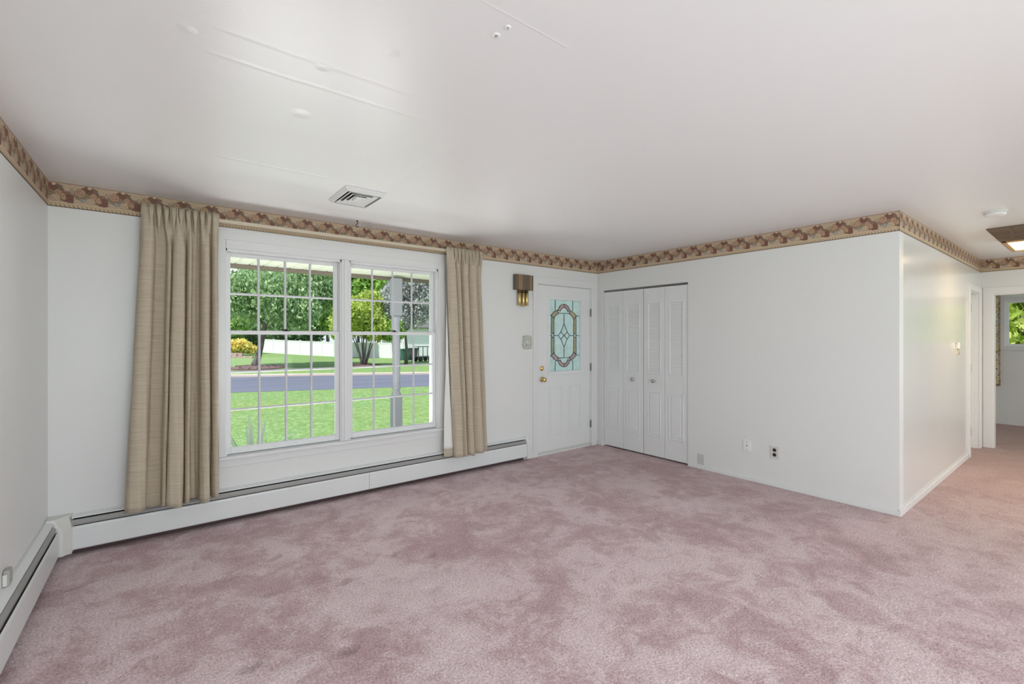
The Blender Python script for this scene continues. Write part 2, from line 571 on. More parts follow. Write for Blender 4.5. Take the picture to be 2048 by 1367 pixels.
def glassmat(name, tint=(1, 1, 1), refl=0.06):
    m = bpy.data.materials.new(name); m.use_nodes = True
    t = m.node_tree
    for n in list(t.nodes): t.nodes.remove(n)
    q = NT(t)
    o = q.n('ShaderNodeOutputMaterial')
    tr = q.n('ShaderNodeBsdfTransparent'); tr.inputs[0].default_value = (*tint, 1)
    gl = q.n('ShaderNodeBsdfGlossy'); gl.inputs['Roughness'].default_value = 0.02
    fr = q.n('ShaderNodeFresnel'); fr.inputs[0].default_value = 1.10
    mxs = q.n('ShaderNodeMixShader')
    q.l(fr.outputs[0], mxs.inputs[0]); q.l(tr.outputs[0], mxs.inputs[1]); q.l(gl.outputs[0], mxs.inputs[2])
    q.l(mxs.outputs[0], o.inputs[0])
    return m


M['glass'] = glassmat('window_glass', (0.97, 0.98, 0.98))


def frosted(name, col, scale=60):
    m = bpy.data.materials.new(name); m.use_nodes = True
    t = m.node_tree
    for n in list(t.nodes): t.nodes.remove(n)
    q = NT(t)
    o = q.n('ShaderNodeOutputMaterial')
    c = q.n('ShaderNodeNewGeometry').outputs['Position']
    n = q.noise(q.mapped(c, (scale, scale, scale*0.35)), 1.0, 4, 0.6, 0.8)
    cc = q.ramp(n, [(0.35, tuple(v*0.82 for v in col)), (0.65, tuple(min(1, v*1.08) for v in col))])
    tr = q.n('ShaderNodeBsdfTransparent'); q.l(cc, tr.inputs[0])
    tl = q.n('ShaderNodeBsdfTranslucent'); q.l(cc, tl.inputs[0])
    df = q.n('ShaderNodeBsdfPrincipled'); q.l(cc, df.inputs['Base Color']); df.inputs['Roughness'].default_value = 0.12
    m1 = q.n('ShaderNodeMixShader'); m1.inputs[0].default_value = 0.62
    q.l(tr.outputs[0], m1.inputs[1]); q.l(tl.outputs[0], m1.inputs[2])
    m2 = q.n('ShaderNodeMixShader'); m2.inputs[0].default_value = 0.40
    q.l(m1.outputs[0], m2.inputs[1]); q.l(df.outputs[0], m2.inputs[2])
    q.l(m2.outputs[0], o.inputs[0])
    return m


M['fr_blue'] = frosted('textured_pale_blue_glass', (0.82, 0.94, 1.0))
M['fr_clear'] = frosted('textured_clear_glass', (0.88, 0.93, 0.94))
M['fr_pink'] = frosted('rose_glass', (0.84, 0.66, 0.67))
M['fr_amber'] = frosted('amber_glass', (0.84, 0.74, 0.56))
M['fr_green'] = frosted('olive_glass', (0.70, 0.75, 0.56))
M['lead'] = mat('lead_came', (0.07, 0.075, 0.085), 0.5, 0.4)

# outdoors
def f_grass(t, b):
    q = NT(t); c = q.n('ShaderNodeNewGeometry').outputs['Position']
    big = q.noise(c, 0.35, 4, 0.6)
    n1 = q.noise(q.mapped(c, (1, 0.55, 1)), 9, 5, 0.75)
    n2 = q.noise(q.mapped(c, (1, 0.5, 1), (5, 2, 0)), 34, 3, 0.7)
    f = q.m('ADD', q.m('MULTIPLY', n1, 0.6), q.m('MULTIPLY', n2, 0.4))
    g = q.ramp(f, [(0.36, (0.13, 0.22, 0.06)), (0.50, (0.21, 0.34, 0.11)), (0.60, (0.32, 0.45, 0.20)), (0.70, (0.58, 0.66, 0.42))])
    g2 = q.mix(q.m('MULTIPLY', q.m('SUBTRACT', big, 0.42), 2.2, clamp=True), g, (0.33, 0.36, 0.10))
    q.l(q.mix(0.45, g, g2), b.inputs['Base Color'])
    q.bump(f, 0.5, 0.06, b)


M['grass'] = mat('lawn_grass', (0.2, 0.35, 0.08), 0.85, spec=0.15, fn=f_grass)


def f_asph(t, b):
    q = NT(t); c = q.n('ShaderNodeNewGeometry').outputs['Position']
    n = q.noise(q.mapped(c, (0.3, 2.2, 1), (0, 0, 0), (0, 0, 0.3)), 0.8, 4, 0.6)
    n2 = q.noise(c, 30, 3, 0.6)
    f = q.m('ADD', q.m('MULTIPLY', n, 0.7), q.m('MULTIPLY', n2, 0.3))
    q.l(q.ramp(f, [(0.3, (0.125, 0.13, 0.17)), (0.7, (0.185, 0.19, 0.24))]), b.inputs['Base Color'])


M['asphalt'] = mat('asphalt', (0.15, 0.15, 0.18), 0.75, fn=f_asph)
M['concrete'] = mat('kerb_concrete', (0.62, 0.52, 0.44), 0.85)
M['mulch'] = mat('mulch', (0.16, 0.085, 0.08), 0.95)
M['vinylfence'] = mat('white_fence_vinyl', (0.86, 0.87, 0.88), 0.4)
M['soffit'] = mat('soffit_aluminium', (0.88, 0.86, 0.78), 0.5)
M['fascia'] = mat('brown_fascia', (0.20, 0.16, 0.13), 0.6)
M['post'] = mat('blue_grey_post', (0.38, 0.385, 0.44), 0.5)
M['porch'] = mat('porch_concrete', (0.45, 0.44, 0.42), 0.9)
M['bark'] = wood('grey_bark', (0.11, 0.09, 0.085), (0.24, 0.20, 0.19), 9, 2, 0.95)
M['timber'] = wood('weathered_timber', (0.30, 0.20, 0.17), (0.62, 0.48, 0.43), 14, 0, 0.9)
M['siding'] = mat('white_siding', (0.84, 0.84, 0.86), 0.6)
M['roofing'] = mat('roof_shingle', (0.16, 0.15, 0.15), 0.9)
M['bin'] = mat('green_bin_plastic', (0.04, 0.13, 0.10), 0.5)
M['bin_dk'] = mat('charcoal_bin_plastic', (0.07, 0.065, 0.075), 0.5)
M['cart'] = mat('dark_cart_metal', (0.04, 0.045, 0.06), 0.5, 0.4)
M['yucca'] = mat('yucca_leaf', (0.55, 0.63, 0.50), 0.5)
M['brick'] = mat('house_siding_outside', (0.70, 0.70, 0.68), 0.8)


def leafmat(name, stops, trans=0.25):
    m = bpy.data.materials.new(name); m.use_nodes = True
    t = m.node_tree
    b = t.nodes['Principled BSDF']
    q = NT(t)
    g = q.n('ShaderNodeNewGeometry')
    n = q.noise(g.outputs['Position'], 0.9, 3, 0.6)
    f = q.m('ADD', q.m('MULTIPLY', g.outputs['Random Per Island'], 0.55), q.m('MULTIPLY', n, 0.45))
    c = q.ramp(f, stops)
    q.l(c, b.inputs['Base Color'])
    b.inputs['Roughness'].default_value = 0.55
    b.inputs['Specular IOR Level'].default_value = 0.25
    tl = q.n('ShaderNodeBsdfTranslucent'); q.l(c, tl.inputs[0])
    mx_ = q.n('ShaderNodeMixShader'); mx_.inputs[0].default_value = trans
    q.l(b.outputs[0], mx_.inputs[1]); q.l(tl.outputs[0], mx_.inputs[2])
    q.l(mx_.outputs[0], t.nodes['Material Output'].inputs[0])
    return m


M['lf_willow'] = leafmat('pale_birch_leaf', [(0.2, (0.154, 0.269, 0.102)), (0.5, (0.384, 0.563, 0.256)), (0.8, (0.742, 0.896, 0.563))], 0.35)
M['lf_green'] = leafmat('bright_maple_leaf', [(0.2, (0.115, 0.230, 0.038)), (0.5, (0.307, 0.538, 0.102)), (0.8, (0.666, 0.845, 0.256))], 0.35)
M['lf_lime'] = leafmat('lime_leaf', [(0.2, (0.256, 0.371, 0.051)), (0.5, (0.563, 0.691, 0.154)), (0.8, (0.947, 0.970, 0.384))], 0.4)
M['lf_dark'] = leafmat('deep_green_leaf', [(0.2, (0.045, 0.109, 0.038)), (0.5, (0.128, 0.256, 0.090)), (0.8, (0.307, 0.486, 0.179))], 0.25)
M['lf_grey'] = leafmat('silver_grey_leaf', [(0.2, (0.256, 0.256, 0.256)), (0.5, (0.538, 0.550, 0.538)), (0.8, (0.896, 0.922, 0.896))], 0.3)
M['lf_yellow'] = leafmat('golden_leaf', [(0.2, (0.512, 0.384, 0.051)), (0.5, (0.970, 0.794, 0.179)), (0.8, (0.970, 0.970, 0.486))], 0.3)

# ================================================================== SHELL
T = 0.12


def xl(y): return XL - SL*(D-y)


# floor: one carpet through the rooms
bm = NB()
box(bm, -0.9, XE+0.15, YB-0.2, D+0.1, -0.12, 0.0)
tag(obj('floor', bm, M['carpet']), 'rose pink cut pile carpet running through the room and hall', 'floor', kind='structure')
# ceiling slab
bm = NB()
box(bm, -0.9, XE+0.3, YB-0.3, D+0.25, H, H+0.2)
tag(obj('ceiling', bm, M['ceiling']), 'glossy white ceiling with faint tape ridges and window reflections', 'ceiling', kind='structure')

# openings in the window wall
WX0, WX1, WZ0, WZ1 = 0.445, 2.30, 0.50, 2.118        # twin window
DX0, DX1, DZ1 = 3.630, 4.585, 2.075                   # front door
DO = D+0.17                                           # outer face
bm = NB()
box(bm, -0.9, WX0, D, DO, -0.6, H)
box(bm, WX0, WX1, D, DO, -0.6, WZ0)
box(bm, WX0, WX1, D, DO, WZ1, H)
box(bm, WX1, DX0, D, DO, -0.6, H)
box(bm, DX0, DX1, D, DO, DZ1, H)
box(bm, DX1, 9.0, D, DO, -0.6, H)
bmesh.ops.remove_doubles(bm, verts=bm.verts, dist=1e-5)
tag(obj('wall_front', bm, M['wall']), 'off-white front wall with the twin window and entry door', 'wall', kind='structure')

# left wall (very slightly out of square)
bm = NB()
for ya, yb_, za, zb_ in ((-0.6, D+0.05, -0.1, H), (YB-0.1, -2.8, -0.1, H), (-2.8, -0.6, -0.1, 0.65), (-2.8, -0.6, 2.05, H)):  # gap in the rear part is added for the side fill lamp
    prism(bm, [(xl(yb_), yb_), (xl(ya), ya), (-0.95, ya), (-0.95, yb_)], 'z', za, zb_)
tag(obj('wall_left', bm, M['wall']), 'plain off-white left wall above the side baseboard heater', 'wall', kind='structure')

# closet wall with opening
CY0, CY1, CZ = 2.868, 4.092, 2.042
bm = NB()
box(bm, W, W+T, YC, CY0, -0.05, H)
box(bm, W, W+T, CY0, CY1, CZ, H)
box(bm, W, W+T, CY1, D+0.02, -0.05, H)
bmesh.ops.remove_doubles(bm, verts=bm.verts, dist=1e-5)
tag(obj('wall_right', bm, M['wall']), 'off-white right wall holding the bifold closet', 'wall', kind='structure')
# closet interior back
bm = NB()
box(bm, W+0.65, W+0.70, CY0-0.1, CY1+0.1, 0, H)
box(bm, W+T, W+0.65, CY0-0.1, CY0-0.06, 0, H)
tag(obj('wall_closet', bm, M['wall']), 'wall inside the closet behind the bifold doors', 'wall', kind='structure')

# hall side wall with door opening
HX0, HX1, HZ = 7.72, 8.40, 2.0
bm = NB()
box(bm, W+T, HX0, YC, YC+T, -0.05, H)
box(bm, HX0, HX1, YC, YC+T, HZ, H)
box(bm, HX1, W2+0.02, YC, YC+T, -0.05, H)
bmesh.ops.remove_doubles(bm, verts=bm.verts, dist=1e-5)
tag(obj('wall_hall', bm, M['wall_gloss']), 'glossy off-white hall wall turning the corner at right', 'wall', kind='structure')

# hall end wall with doorway
EY0, EY1, EZ = 0.10, 0.914, 1.985
bm = NB()
box(bm, W2, W2+T, YB, -2.9, -0.05, H)
box(bm, W2, W2+T, -2.9, -1.1, -0.05, 0.65)  # opening added here for the dining-side fill lamp
box(bm, W2, W2+T, -2.9, -1.1, 2.05, H)
box(bm, W2, W2+T, -1.1, EY0, -0.05, H)
box(bm, W2, W2+T, EY0, EY1, EZ, H)
box(bm, W2, W2+T, EY1, YC+T, -0.05, H)
box(bm, W2, W2+T, YC+T, D, -0.05, H)
bmesh.ops.remove_doubles(bm, verts=bm.verts, dist=1e-5)
tag(obj('wall_hall_end', bm, M['wall']), 'off-white wall at the end of the hall with an open doorway', 'wall', kind='structure')

# far bedroom
FY0, FY1, FZ0, FZ1 = -0.35, 1.04, 1.27, 2.06
bm = NB()
box(bm, XE, XE+0.15, -2.1, FY0, -0.1, H)
box(bm, XE, XE+0.15, FY1, D, -0.1, H)
box(bm, XE, XE+0.15, FY0, FY1, -0.1, FZ0)
box(bm, XE, XE+0.15, FY0, FY1, FZ1, H)
bmesh.ops.remove_doubles(bm, verts=bm.verts, dist=1e-5)
tag(obj('wall_far_room', bm, M['wall']), 'off-white far wall of the room seen through the doorway', 'wall', kind='structure')
tag(ob('wall_far_room_side', W2+T, XE, -2.1, -1.98, -0.05, H, M['wall']), 'off-white side wall of the far room', 'wall', kind='structure')

# wall behind the photographer with two openings added for the fill lamps
bm = NB()
box(bm, -0.9, 0.0, YB-T, YB, -0.05, H)
box(bm, 0.0, 2.6, YB-T, YB, -0.05, 0.6)
box(bm, 0.0, 2.6, YB-T, YB, 2.1, H)
box(bm, 2.6, 5.0, YB-T, YB, -0.05, H)
box(bm, 5.0, 7.4, YB-T, YB, -0.05, 0.3)
box(bm, 5.0, 7.4, YB-T, YB, 2.2, H)
box(bm, 7.4, W2+T, YB-T, YB, -0.05, H)
bmesh.ops.remove_doubles(bm, verts=bm.verts, dist=1e-5)
tag(obj('wall_back', bm, M['wall']), 'off-white wall behind the viewer with two openings added for the fill lamps', 'wall', kind='structure')

# baseboards
tag(ob('baseboard_right', W-0.012, W, YC-0.012, CY0-0.004, 0, 0.042, M['trim'], bev=0.004), 'low white baseboard strip under the right wall', 'baseboard', kind='structure')
tag(ob('baseboard_corner', W-0.012, W, CY1+0.002, D, 0, 0.06, M['trim'], bev=0.004), 'short white baseboard between closet and door', 'baseboard', kind='structure')
tag(ob('baseboard_hall', W-0.0125, HX0-0.09, YC-0.014, YC, 0, 0.055, M['trim'], bev=0.005), 'white baseboard along the glossy hall wall', 'baseboard', kind='structure')
tag(ob('baseboard_front', 3.47, 3.575, D-0.012, D, 0, 0.10, M['trim'], bev=0.003), 'short white baseboard between heater and entry door', 'baseboard', kind='structure')

# wallpaper border strips
BZ = H-0.163


def border(name, p0, p1, nrm, label, u0):
    """flat strip of wallpaper from p0 to p1 (x,y), 2 mm proud of the wall"""
    a = Vector((p0[0], p0[1], 0)); b2 = Vector((p1[0], p1[1], 0)); n = Vector((nrm[0], nrm[1], 0))*0.002
    L = (b2-a).length
    bm = NB()
    uvl = bm.loops.layers.uv.new('UVMap')
    front = []
    for (q_, z, u, v) in [(a, BZ, u0, 0), (b2, BZ, u0+L, 0), (b2, H-0.0005, u0+L, 0.163), (a, H-0.0005, u0, 0.163)]:
        front.append((bm.verts.new(q_+n+Vector((0, 0, z))), (u, v)))
    back = [bm.verts.new(fv.co-n) for fv, _ in front]
    f = bm.faces.new([fv for fv, _ in front])
    for lp, (_, uv) in zip(f.loops, front): lp[uvl].uv = uv
    for i in range(4):
        j = (i+1) % 4
        g = bm.faces.new((front[i][0], back[i], back[j], front[j][0]))
        for lp, uv in zip(g.loops, (front[i][1], front[i][1], front[j][1], front[j][1])): lp[uvl].uv = uv
    me = bpy.data.meshes.new(name)
    bm.to_mesh(me); bm.free()
    me.materials.append(M['border'])
    o = bpy.data.objects.new(name, me); COL.objects.link(o)
    return tag(o, label, 'wallpaper border', kind='structure')


border('trim_1', (xl(D), D), (W, D), (0, -1), 'floral wallpaper border along the top of the window wall', 0.05)
border('trim_2', (xl(YB), YB), (xl(D), D), (1, 0), 'floral wallpaper border along the top of the left wall', 0.0)
border('trim_3', (W, D), (W, YC-0.002), (-1, 0), 'floral wallpaper border above the bifold closet', 0.06)
border('trim_4', (W-0.002, YC), (W2, YC), (0, -1), 'floral wallpaper border along the hall wall', 0.02)
border('trim_5', (W2, YC), (W2, YB), (-1, 0), 'floral wallpaper border over the doorway at the end of the hall', 0.0)

# ================================================================== TWIN WINDOW
win = thing('window_1', (1.37, D, 0.43), 'white twin double-hung window with gridded panes between beige drapes', 'window', kind='structure')
CT = 0.02
bm = NB()
box(bm, 0.382, 0.448, D-CT, D+0.001, 0.505, 2.185, 0.005)
box(bm, 2.298, 2.372, D-CT, D+0.001, 0.505, 2.185, 0.005)
box(bm, 0.448, 2.298, D-CT, D+0.001, 2.118, 2.185, 0.005)
obj('casing', bm, M['trim'], win)
ob('head_filler', 0.382, 2.372, D-0.008, D+0.001, 2.185, BZ, M['trim'], win)
ob('sill', 0.375, 2.380, D-0.045, D+0.06, 0.482, 0.505, M['trim'], win, bev=0.006)
ob('apron', 0.382, 2.372, D-CT+0.004, D+0.001, 0.422, 0.482, M['trim'], win, bev=0.004)
bm = NB()
box(bm, 1.331, 1.402, D-0.012, D+0.15, 0.505, 2.118, 0.004)
box(bm, 1.350, 1.383, D-0.022, D-0.010, 0.505, 2.118, 0.006)
obj('mullion', bm, M['trim'], win)
bm = NB()  # jamb liners and head
for a, b_ in ((WX0, WX0+0.012), (1.321, 1.331), (1.402, 1.412), (WX1-0.012, WX1)):
    box(bm, a, b_, D+0.001, D+0.165, 0.505, 2.118)
box(bm, WX0, 1.331, D+0.001, D+0.165, 2.100, 2.118)
box(bm, 1.402, WX1, D+0.001, D+0.165, 2.100, 2.118)
box(bm, WX0, WX1, D+0.06, D+0.185, 0.480, 0.512)
obj('jamb', bm, M['vinyl'], win)


def sash(x0, x1, z0, z1, y0, rows, name, rb=0.045, rt=0.035, st=0.042):
    y1 = y0+0.034
    bm = NB()
    box(bm, x0, x0+st, y0, y1, z0, z1, 0.003)
    box(bm, x1-st, x1, y0, y1, z0, z1, 0.003)
    box(bm, x0+st, x1-st, y0, y1, z0, z0+rb, 0.003)
    box(bm, x0+st, x1-st, y0, y1, z1-rt, z1, 0.003)
    # glazing bead
    s = obj(name, bm, M['vinyl'], win)
    gx0, gx1, gz0, gz1 = x0+st, x1-st, z0+rb, z1-rt
    yc_ = (y0+y1)/2+0.004
    bm = NB()
    box(bm, gx0-0.004, gx1+0.004, yc_-0.002, yc_+0.002, gz0-0.004, gz1+0.004)
    obj('pane', bm, M['glass'], s)
    bm = NB()
    for k in (1, 2, 3):
        xx = gx0+(gx1-gx0)*k/4
        prism(bm, [(xx-0.010, yc_-0.004), (xx-0.004, yc_-0.013), (xx+0.004, yc_-0.013), (xx+0.010, yc_-0.004)], 'z', gz0, gz1)
    for k in range(1, rows):
        zz = gz0+(gz1-gz0)*k/rows
        prism(bm, [(yc_-0.004, zz-0.009), (yc_-0.012, zz-0.004), (yc_-0.012, zz+0.004), (yc_-0.004, zz+0.009)], 'x', gx0, gx1)
    obj('grille', bm, M['grille'], s)
    return s


for (x0, x1) in ((0.457, 1.321), (1.412, 2.288)):
    sash(x0, x1, 1.452, 2.100, D+0.075, 2, 'upper_sash', 0.030, 0.032, 0.032)
    s = sash(x0-0.006, x1+0.006, 0.512, 1.478, D+0.034, 3, 'lower_sash', 0.046, 0.028, 0.036)
    xm = (x0+x1)/2
    bm = NB()
    box(bm, xm-0.025, xm+0.025, D+0.030, D+0.052, 1.478, 1.484, 0.002)
    lathe(bm, [(0.010, 1.484), (0.012, 1.492), (0.006, 1.496)], (xm, D+0.042, 0), 'z', 12)
    tube(bm, [(xm, D+0.042, 1.490), (xm-0.03, D+0.036, 1.492)], 0.004, 6)
    obj('lock', bm, M['lock'], s)

# ================================================================== ENTRY DOOR
door = thing('door_1', (4.107, D, 0), 'white entry door with a leaded stained glass panel', 'door', kind='structure')
bm = NB()
box(bm, 3.565, 3.637, D-0.018, D+0.001, 0, 2.155, 0.004)
box(bm, 4.578, 4.668, D-0.018, D+0.001, 0, 2.155, 0.004)
box(bm, 3.637, 4.578, D-0.018, D+0.001, 2.072, 2.155, 0.004)
obj('casing', bm, M['trim'], door)
bm = NB()
box(bm, DX0, 3.643, D, D+0.165, 0, DZ1)
box(bm, 4.572, DX1, D, D+0.165, 0, DZ1)
box(bm, 3.643, 4.572, D, D+0.165, 2.066, DZ1)
box(bm, DX0, DX1, D+0.0, D+0.165, -0.01, 0.018)
obj('jamb', bm, M['trim'], door)
sx0, sx1, sz0, sz1 = 3.647, 4.568, 0.022, 2.062
sy0, sy1 = D+0.010, D+0.052
lx0, lx1, lz0, lz1 = 3.835, 4.395, 0.995, 1.905      # lite opening
bm = NB()
pan = [(3.83, 4.055, 0.235, 0.83), (4.165, 4.385, 0.235, 0.83)]
# slab built as stiles and rails around the lite, with recessed embossed panels below
box(bm, sx0, lx0, sy0, sy1, sz0, sz1)
box(bm, lx1, sx1, sy0, sy1, sz0, sz1)
box(bm, lx0, lx1, sy0, sy1, lz1, sz1)
box(bm, lx0, lx1, sy0, sy1, sz0, lz0)
slab = obj('door_slab', bm, M['door'], door)


def raised(bm, y, a0, a1, z0, z1, axis='x', s=1):
    """embossed panel: groove frame plus raised field, on a plane facing -axis-normal"""
    def bx(u0, u1, w0, w1, d0, d1, bev):
        if axis == 'x': box(bm, u0, u1, y-d1, y-d0, w0, w1, bev)
        else: box(bm, y-d1, y-d0, u0, u1, w0, w1, bev)
    bw = 0.014
    for (u0, u1, w0, w1) in ((a0, a1, z1-bw, z1), (a0, a1, z0, z0+bw), (a0, a0+bw, z0, z1), (a1-bw, a1, z0, z1)):
        bx(u0, u1, w0, w1, -0.003, 0.007, 0.0045)
    bx(a0+0.032, a1-0.032, z0+0.032, z1-0.032, -0.003, 0.007, 0.006)


for (a0, a1, z0, z1) in pan:
    bm = NB(); raised(bm, sy0, a0, a1, z0, z1)
    obj('raised_panel', bm, M['door'], slab)
bm = NB()   # lite frame
for (u0, u1, w0, w1) in ((lx0-0.028, lx1+0.028, lz1-0.012, lz1+0.03), (lx0-0.028, lx1+0.028, lz0-0.03, lz0+0.012), (lx0-0.028, lx0+0.010, lz0, lz1), (lx1-0.010, lx1+0.028, lz0, lz1)):
    box(bm, u0, u1, sy0-0.012, sy1, w0, w1, 0.005)
lf = obj('glass_frame', bm, M['door'], slab)

# stained glass
gx0, gx1, gz0, gz1 = 3.845, 4.385, 1.007, 1.893
gy = D+0.034


def S(s, t): return (gx0+(gx1-gx0)*s, gz0+(gz1-gz0)*t)


bm = NB(); box(bm, gx0-0.002, gx1+0.002, gy, gy+0.003, gz0-0.002, gz1+0.002)
gp = obj('stained_glass', bm, M['fr_blue'], door)


def arc(cs, ct, r, a0, a1, n=14):
    cx, cz = S(cs, ct)
    return [(cx+r*math.cos(math.radians(a0+(a1-a0)*k/n)), cz+r*math.sin(math.radians(a0+(a1-a0)*k/n))) for k in range(n+1)]


def ribbon(name, outer, inner, m):
    bm = NB()
    n = len(outer)
    for y_, flip in ((gy-0.0025, 0), (gy+0.0005, 1)):
        pass
    vo = [bm.verts.new((p[0], gy-0.0025, p[1])) for p in outer]; vi = [bm.verts.new((p[0], gy-0.0025, p[1])) for p in inner]
    wo = [bm.verts.new((p[0], gy-0.0002, p[1])) for p in outer]; wi = [bm.verts.new((p[0], gy-0.0002, p[1])) for p in inner]
    for i in range(n-1):
        bm.faces.new((vo[i], vo[i+1], vi[i+1], vi[i])); bm.faces.new((wo[i], wi[i], wi[i+1], wo[i+1]))
        bm.faces.new((vo[i], wo[i], wo[i+1], vo[i+1])); bm.faces.new((vi[i], vi[i+1], wi[i+1], wi[i]))
    bm.faces.new((vo[0], vi[0], wi[0], wo[0])); bm.faces.new((vo[-1], wo[-1], wi[-1], vi[-1]))
    return obj(name, bm, m, gp)


lines = []
xa, xb, xc, xd = 0.10, 0.18, 0.82, 0.90
for top in (1, 0):
    sg = 1 if top else -1
    tt = (lambda t: t) if top else (lambda t: 1-t)
    cs, ct = 0.5, tt(0.825)
    a0, a1 = (15, 165) if top else (-15, -165)
    o_ = arc(cs, ct, 0.108, a0, a1); i_ = arc(cs, ct, 0.066, a0, a1)
    h_ = len(o_)//2
    ribbon('glass_piece', o_[:h_+1], i_[:h_+1], M['fr_pink']); ribbon('glass_piece', o_[h_:], i_[h_:], M['fr_pink'])
    lines += [o_, i_, [o_[0], i_[0]], [o_[-1], i_[-1]], [o_[h_], i_[h_]]]
    for side in (0, 1):
        fx = (lambda s: s) if side == 0 else (lambda s: 1-s)
        # corner sweep from the side rail up to the arch
        no, ni = [], []
        for k in range(9):
            a = k/8
            so, to = 0.10+0.17*a**1.25, 0.775+0.085*a**0.7
            si, ti = 0.185+0.145*a**1.3, 0.735+0.082*a**0.75
            no.append(S(fx(so), tt(to))); ni.append(S(fx(si), tt(ti)))
        ribbon('glass_piece', no, ni, M['fr_amber'] if top else M['fr_pink'])
        lines += [no, ni, [no[0], ni[0]], [no[-1], ni[-1]]]
        pk = [[no[-1], S(fx(0.30), tt(0.845))], [ni[-1], S(fx(0.375), tt(0.815))]]
        ribbon('glass_piece', pk[0], pk[1], M['fr_pink'])
        lines += [pk[0], pk[1]]
        lines.append([S(fx(0.215), tt(0.86)), S(fx(0.215), tt(1.0))])
        lines.append([S(fx(0.0), tt(0.785)), S(fx(0.11), tt(0.785))])
    lines.append([S(0.37, tt(0.817)), S(0.63, tt(0.817))])
    lines.append([S(0.5, tt(0.667)), S(0.5, tt(0.817))])
    for side in (0, 1):
        fx = (lambda s: s) if side == 0 else (lambda s: 1-s)
        lines.append([S(0.5, tt(0.667)), S(fx(0.46), tt(0.62)), S(fx(0.40), tt(0.555)), S(fx(0.315), tt(0.5))])
        lines.append([S(fx(0.395), tt(0.553)), S(fx(0.5), tt(0.497))])
for side in (0, 1):
    fx = (lambda s: s) if side == 0 else (lambda s: 1-s)
    for (t0, t1) in ((0.245, 0.475), (0.53, 0.755)):
        ribbon('glass_piece', [S(fx(xa), t0), S(fx(xa), t1)], [S(fx(xb), t0), S(fx(xb), t1)], M['fr_green'] if side == 0 else M['fr_amber'])
    ribbon('glass_piece', [S(fx(xa), 0.475), S(fx(xa), 0.53)], [S(fx(xb), 0.475), S(fx(xb), 0.53)], M['fr_clear'])
    lines += [[S(fx(xa), 0.22), S(fx(xa), 0.775)], [S(fx(xb), 0.25), S(fx(xb), 0.745)]]
    for t_ in (0.475, 0.53): lines.append([S(fx(xa), t_), S(fx(xb), t_)])
    lines += [[S(fx(0.0), 0.5), S(fx(xa), 0.5)], [S(fx(xb), 0.5), S(fx(0.315), 0.5)]]
bm = NB()
for ln in lines:
    tube(bm, [(p[0], gy-0.003, p[1]) for p in ln], 0.0042, 6)
obj('lead_came', bm, M['lead'], gp)

# hardware
bm = NB()
kx, kz = 3.722, 0.918
lathe(bm, [(0.001, 0), (0.033, 0), (0.033, -0.006), (0.014, -0.012), (0.013, -0.030), (0.026, -0.042), (0.029, -0.055), (0.022, -0.066), (0.001, -0.069)], (kx, sy0, kz), 'y', 24)
obj('door_knob', bm, M['brass'], door, True)
bm = NB()
lathe(bm, [(0.001, 0), (0.030, 0), (0.029, -0.008), (0.020, -0.014), (0.001, -0.015)], (kx, sy0, 1.052), 'y', 24)
box(bm, kx-0.004, kx+0.004, sy0-0.028, sy0-0.012, 1.052-0.016, 1.052+0.016, 0.002)
obj('deadbolt', bm, M['brass'], door)
for hz in (1.75, 1.035, 0.29):
    bm = NB()
    lathe(bm, [(0.006, hz-0.05), (0.007, hz-0.045), (0.007, hz+0.045), (0.005, hz+0.052)], (4.573, D-0.004, 0), 'z', 10)
    box(bm, 4.566, 4.584, D-0.003, D+0.006, hz-0.045, hz+0.045)
    obj('hinge', bm, M['steel'], door)
ob('kick_sweep', sx0, sx1, sy0-0.004, sy0, 0.02, 0.045, M['plate_i'], door)

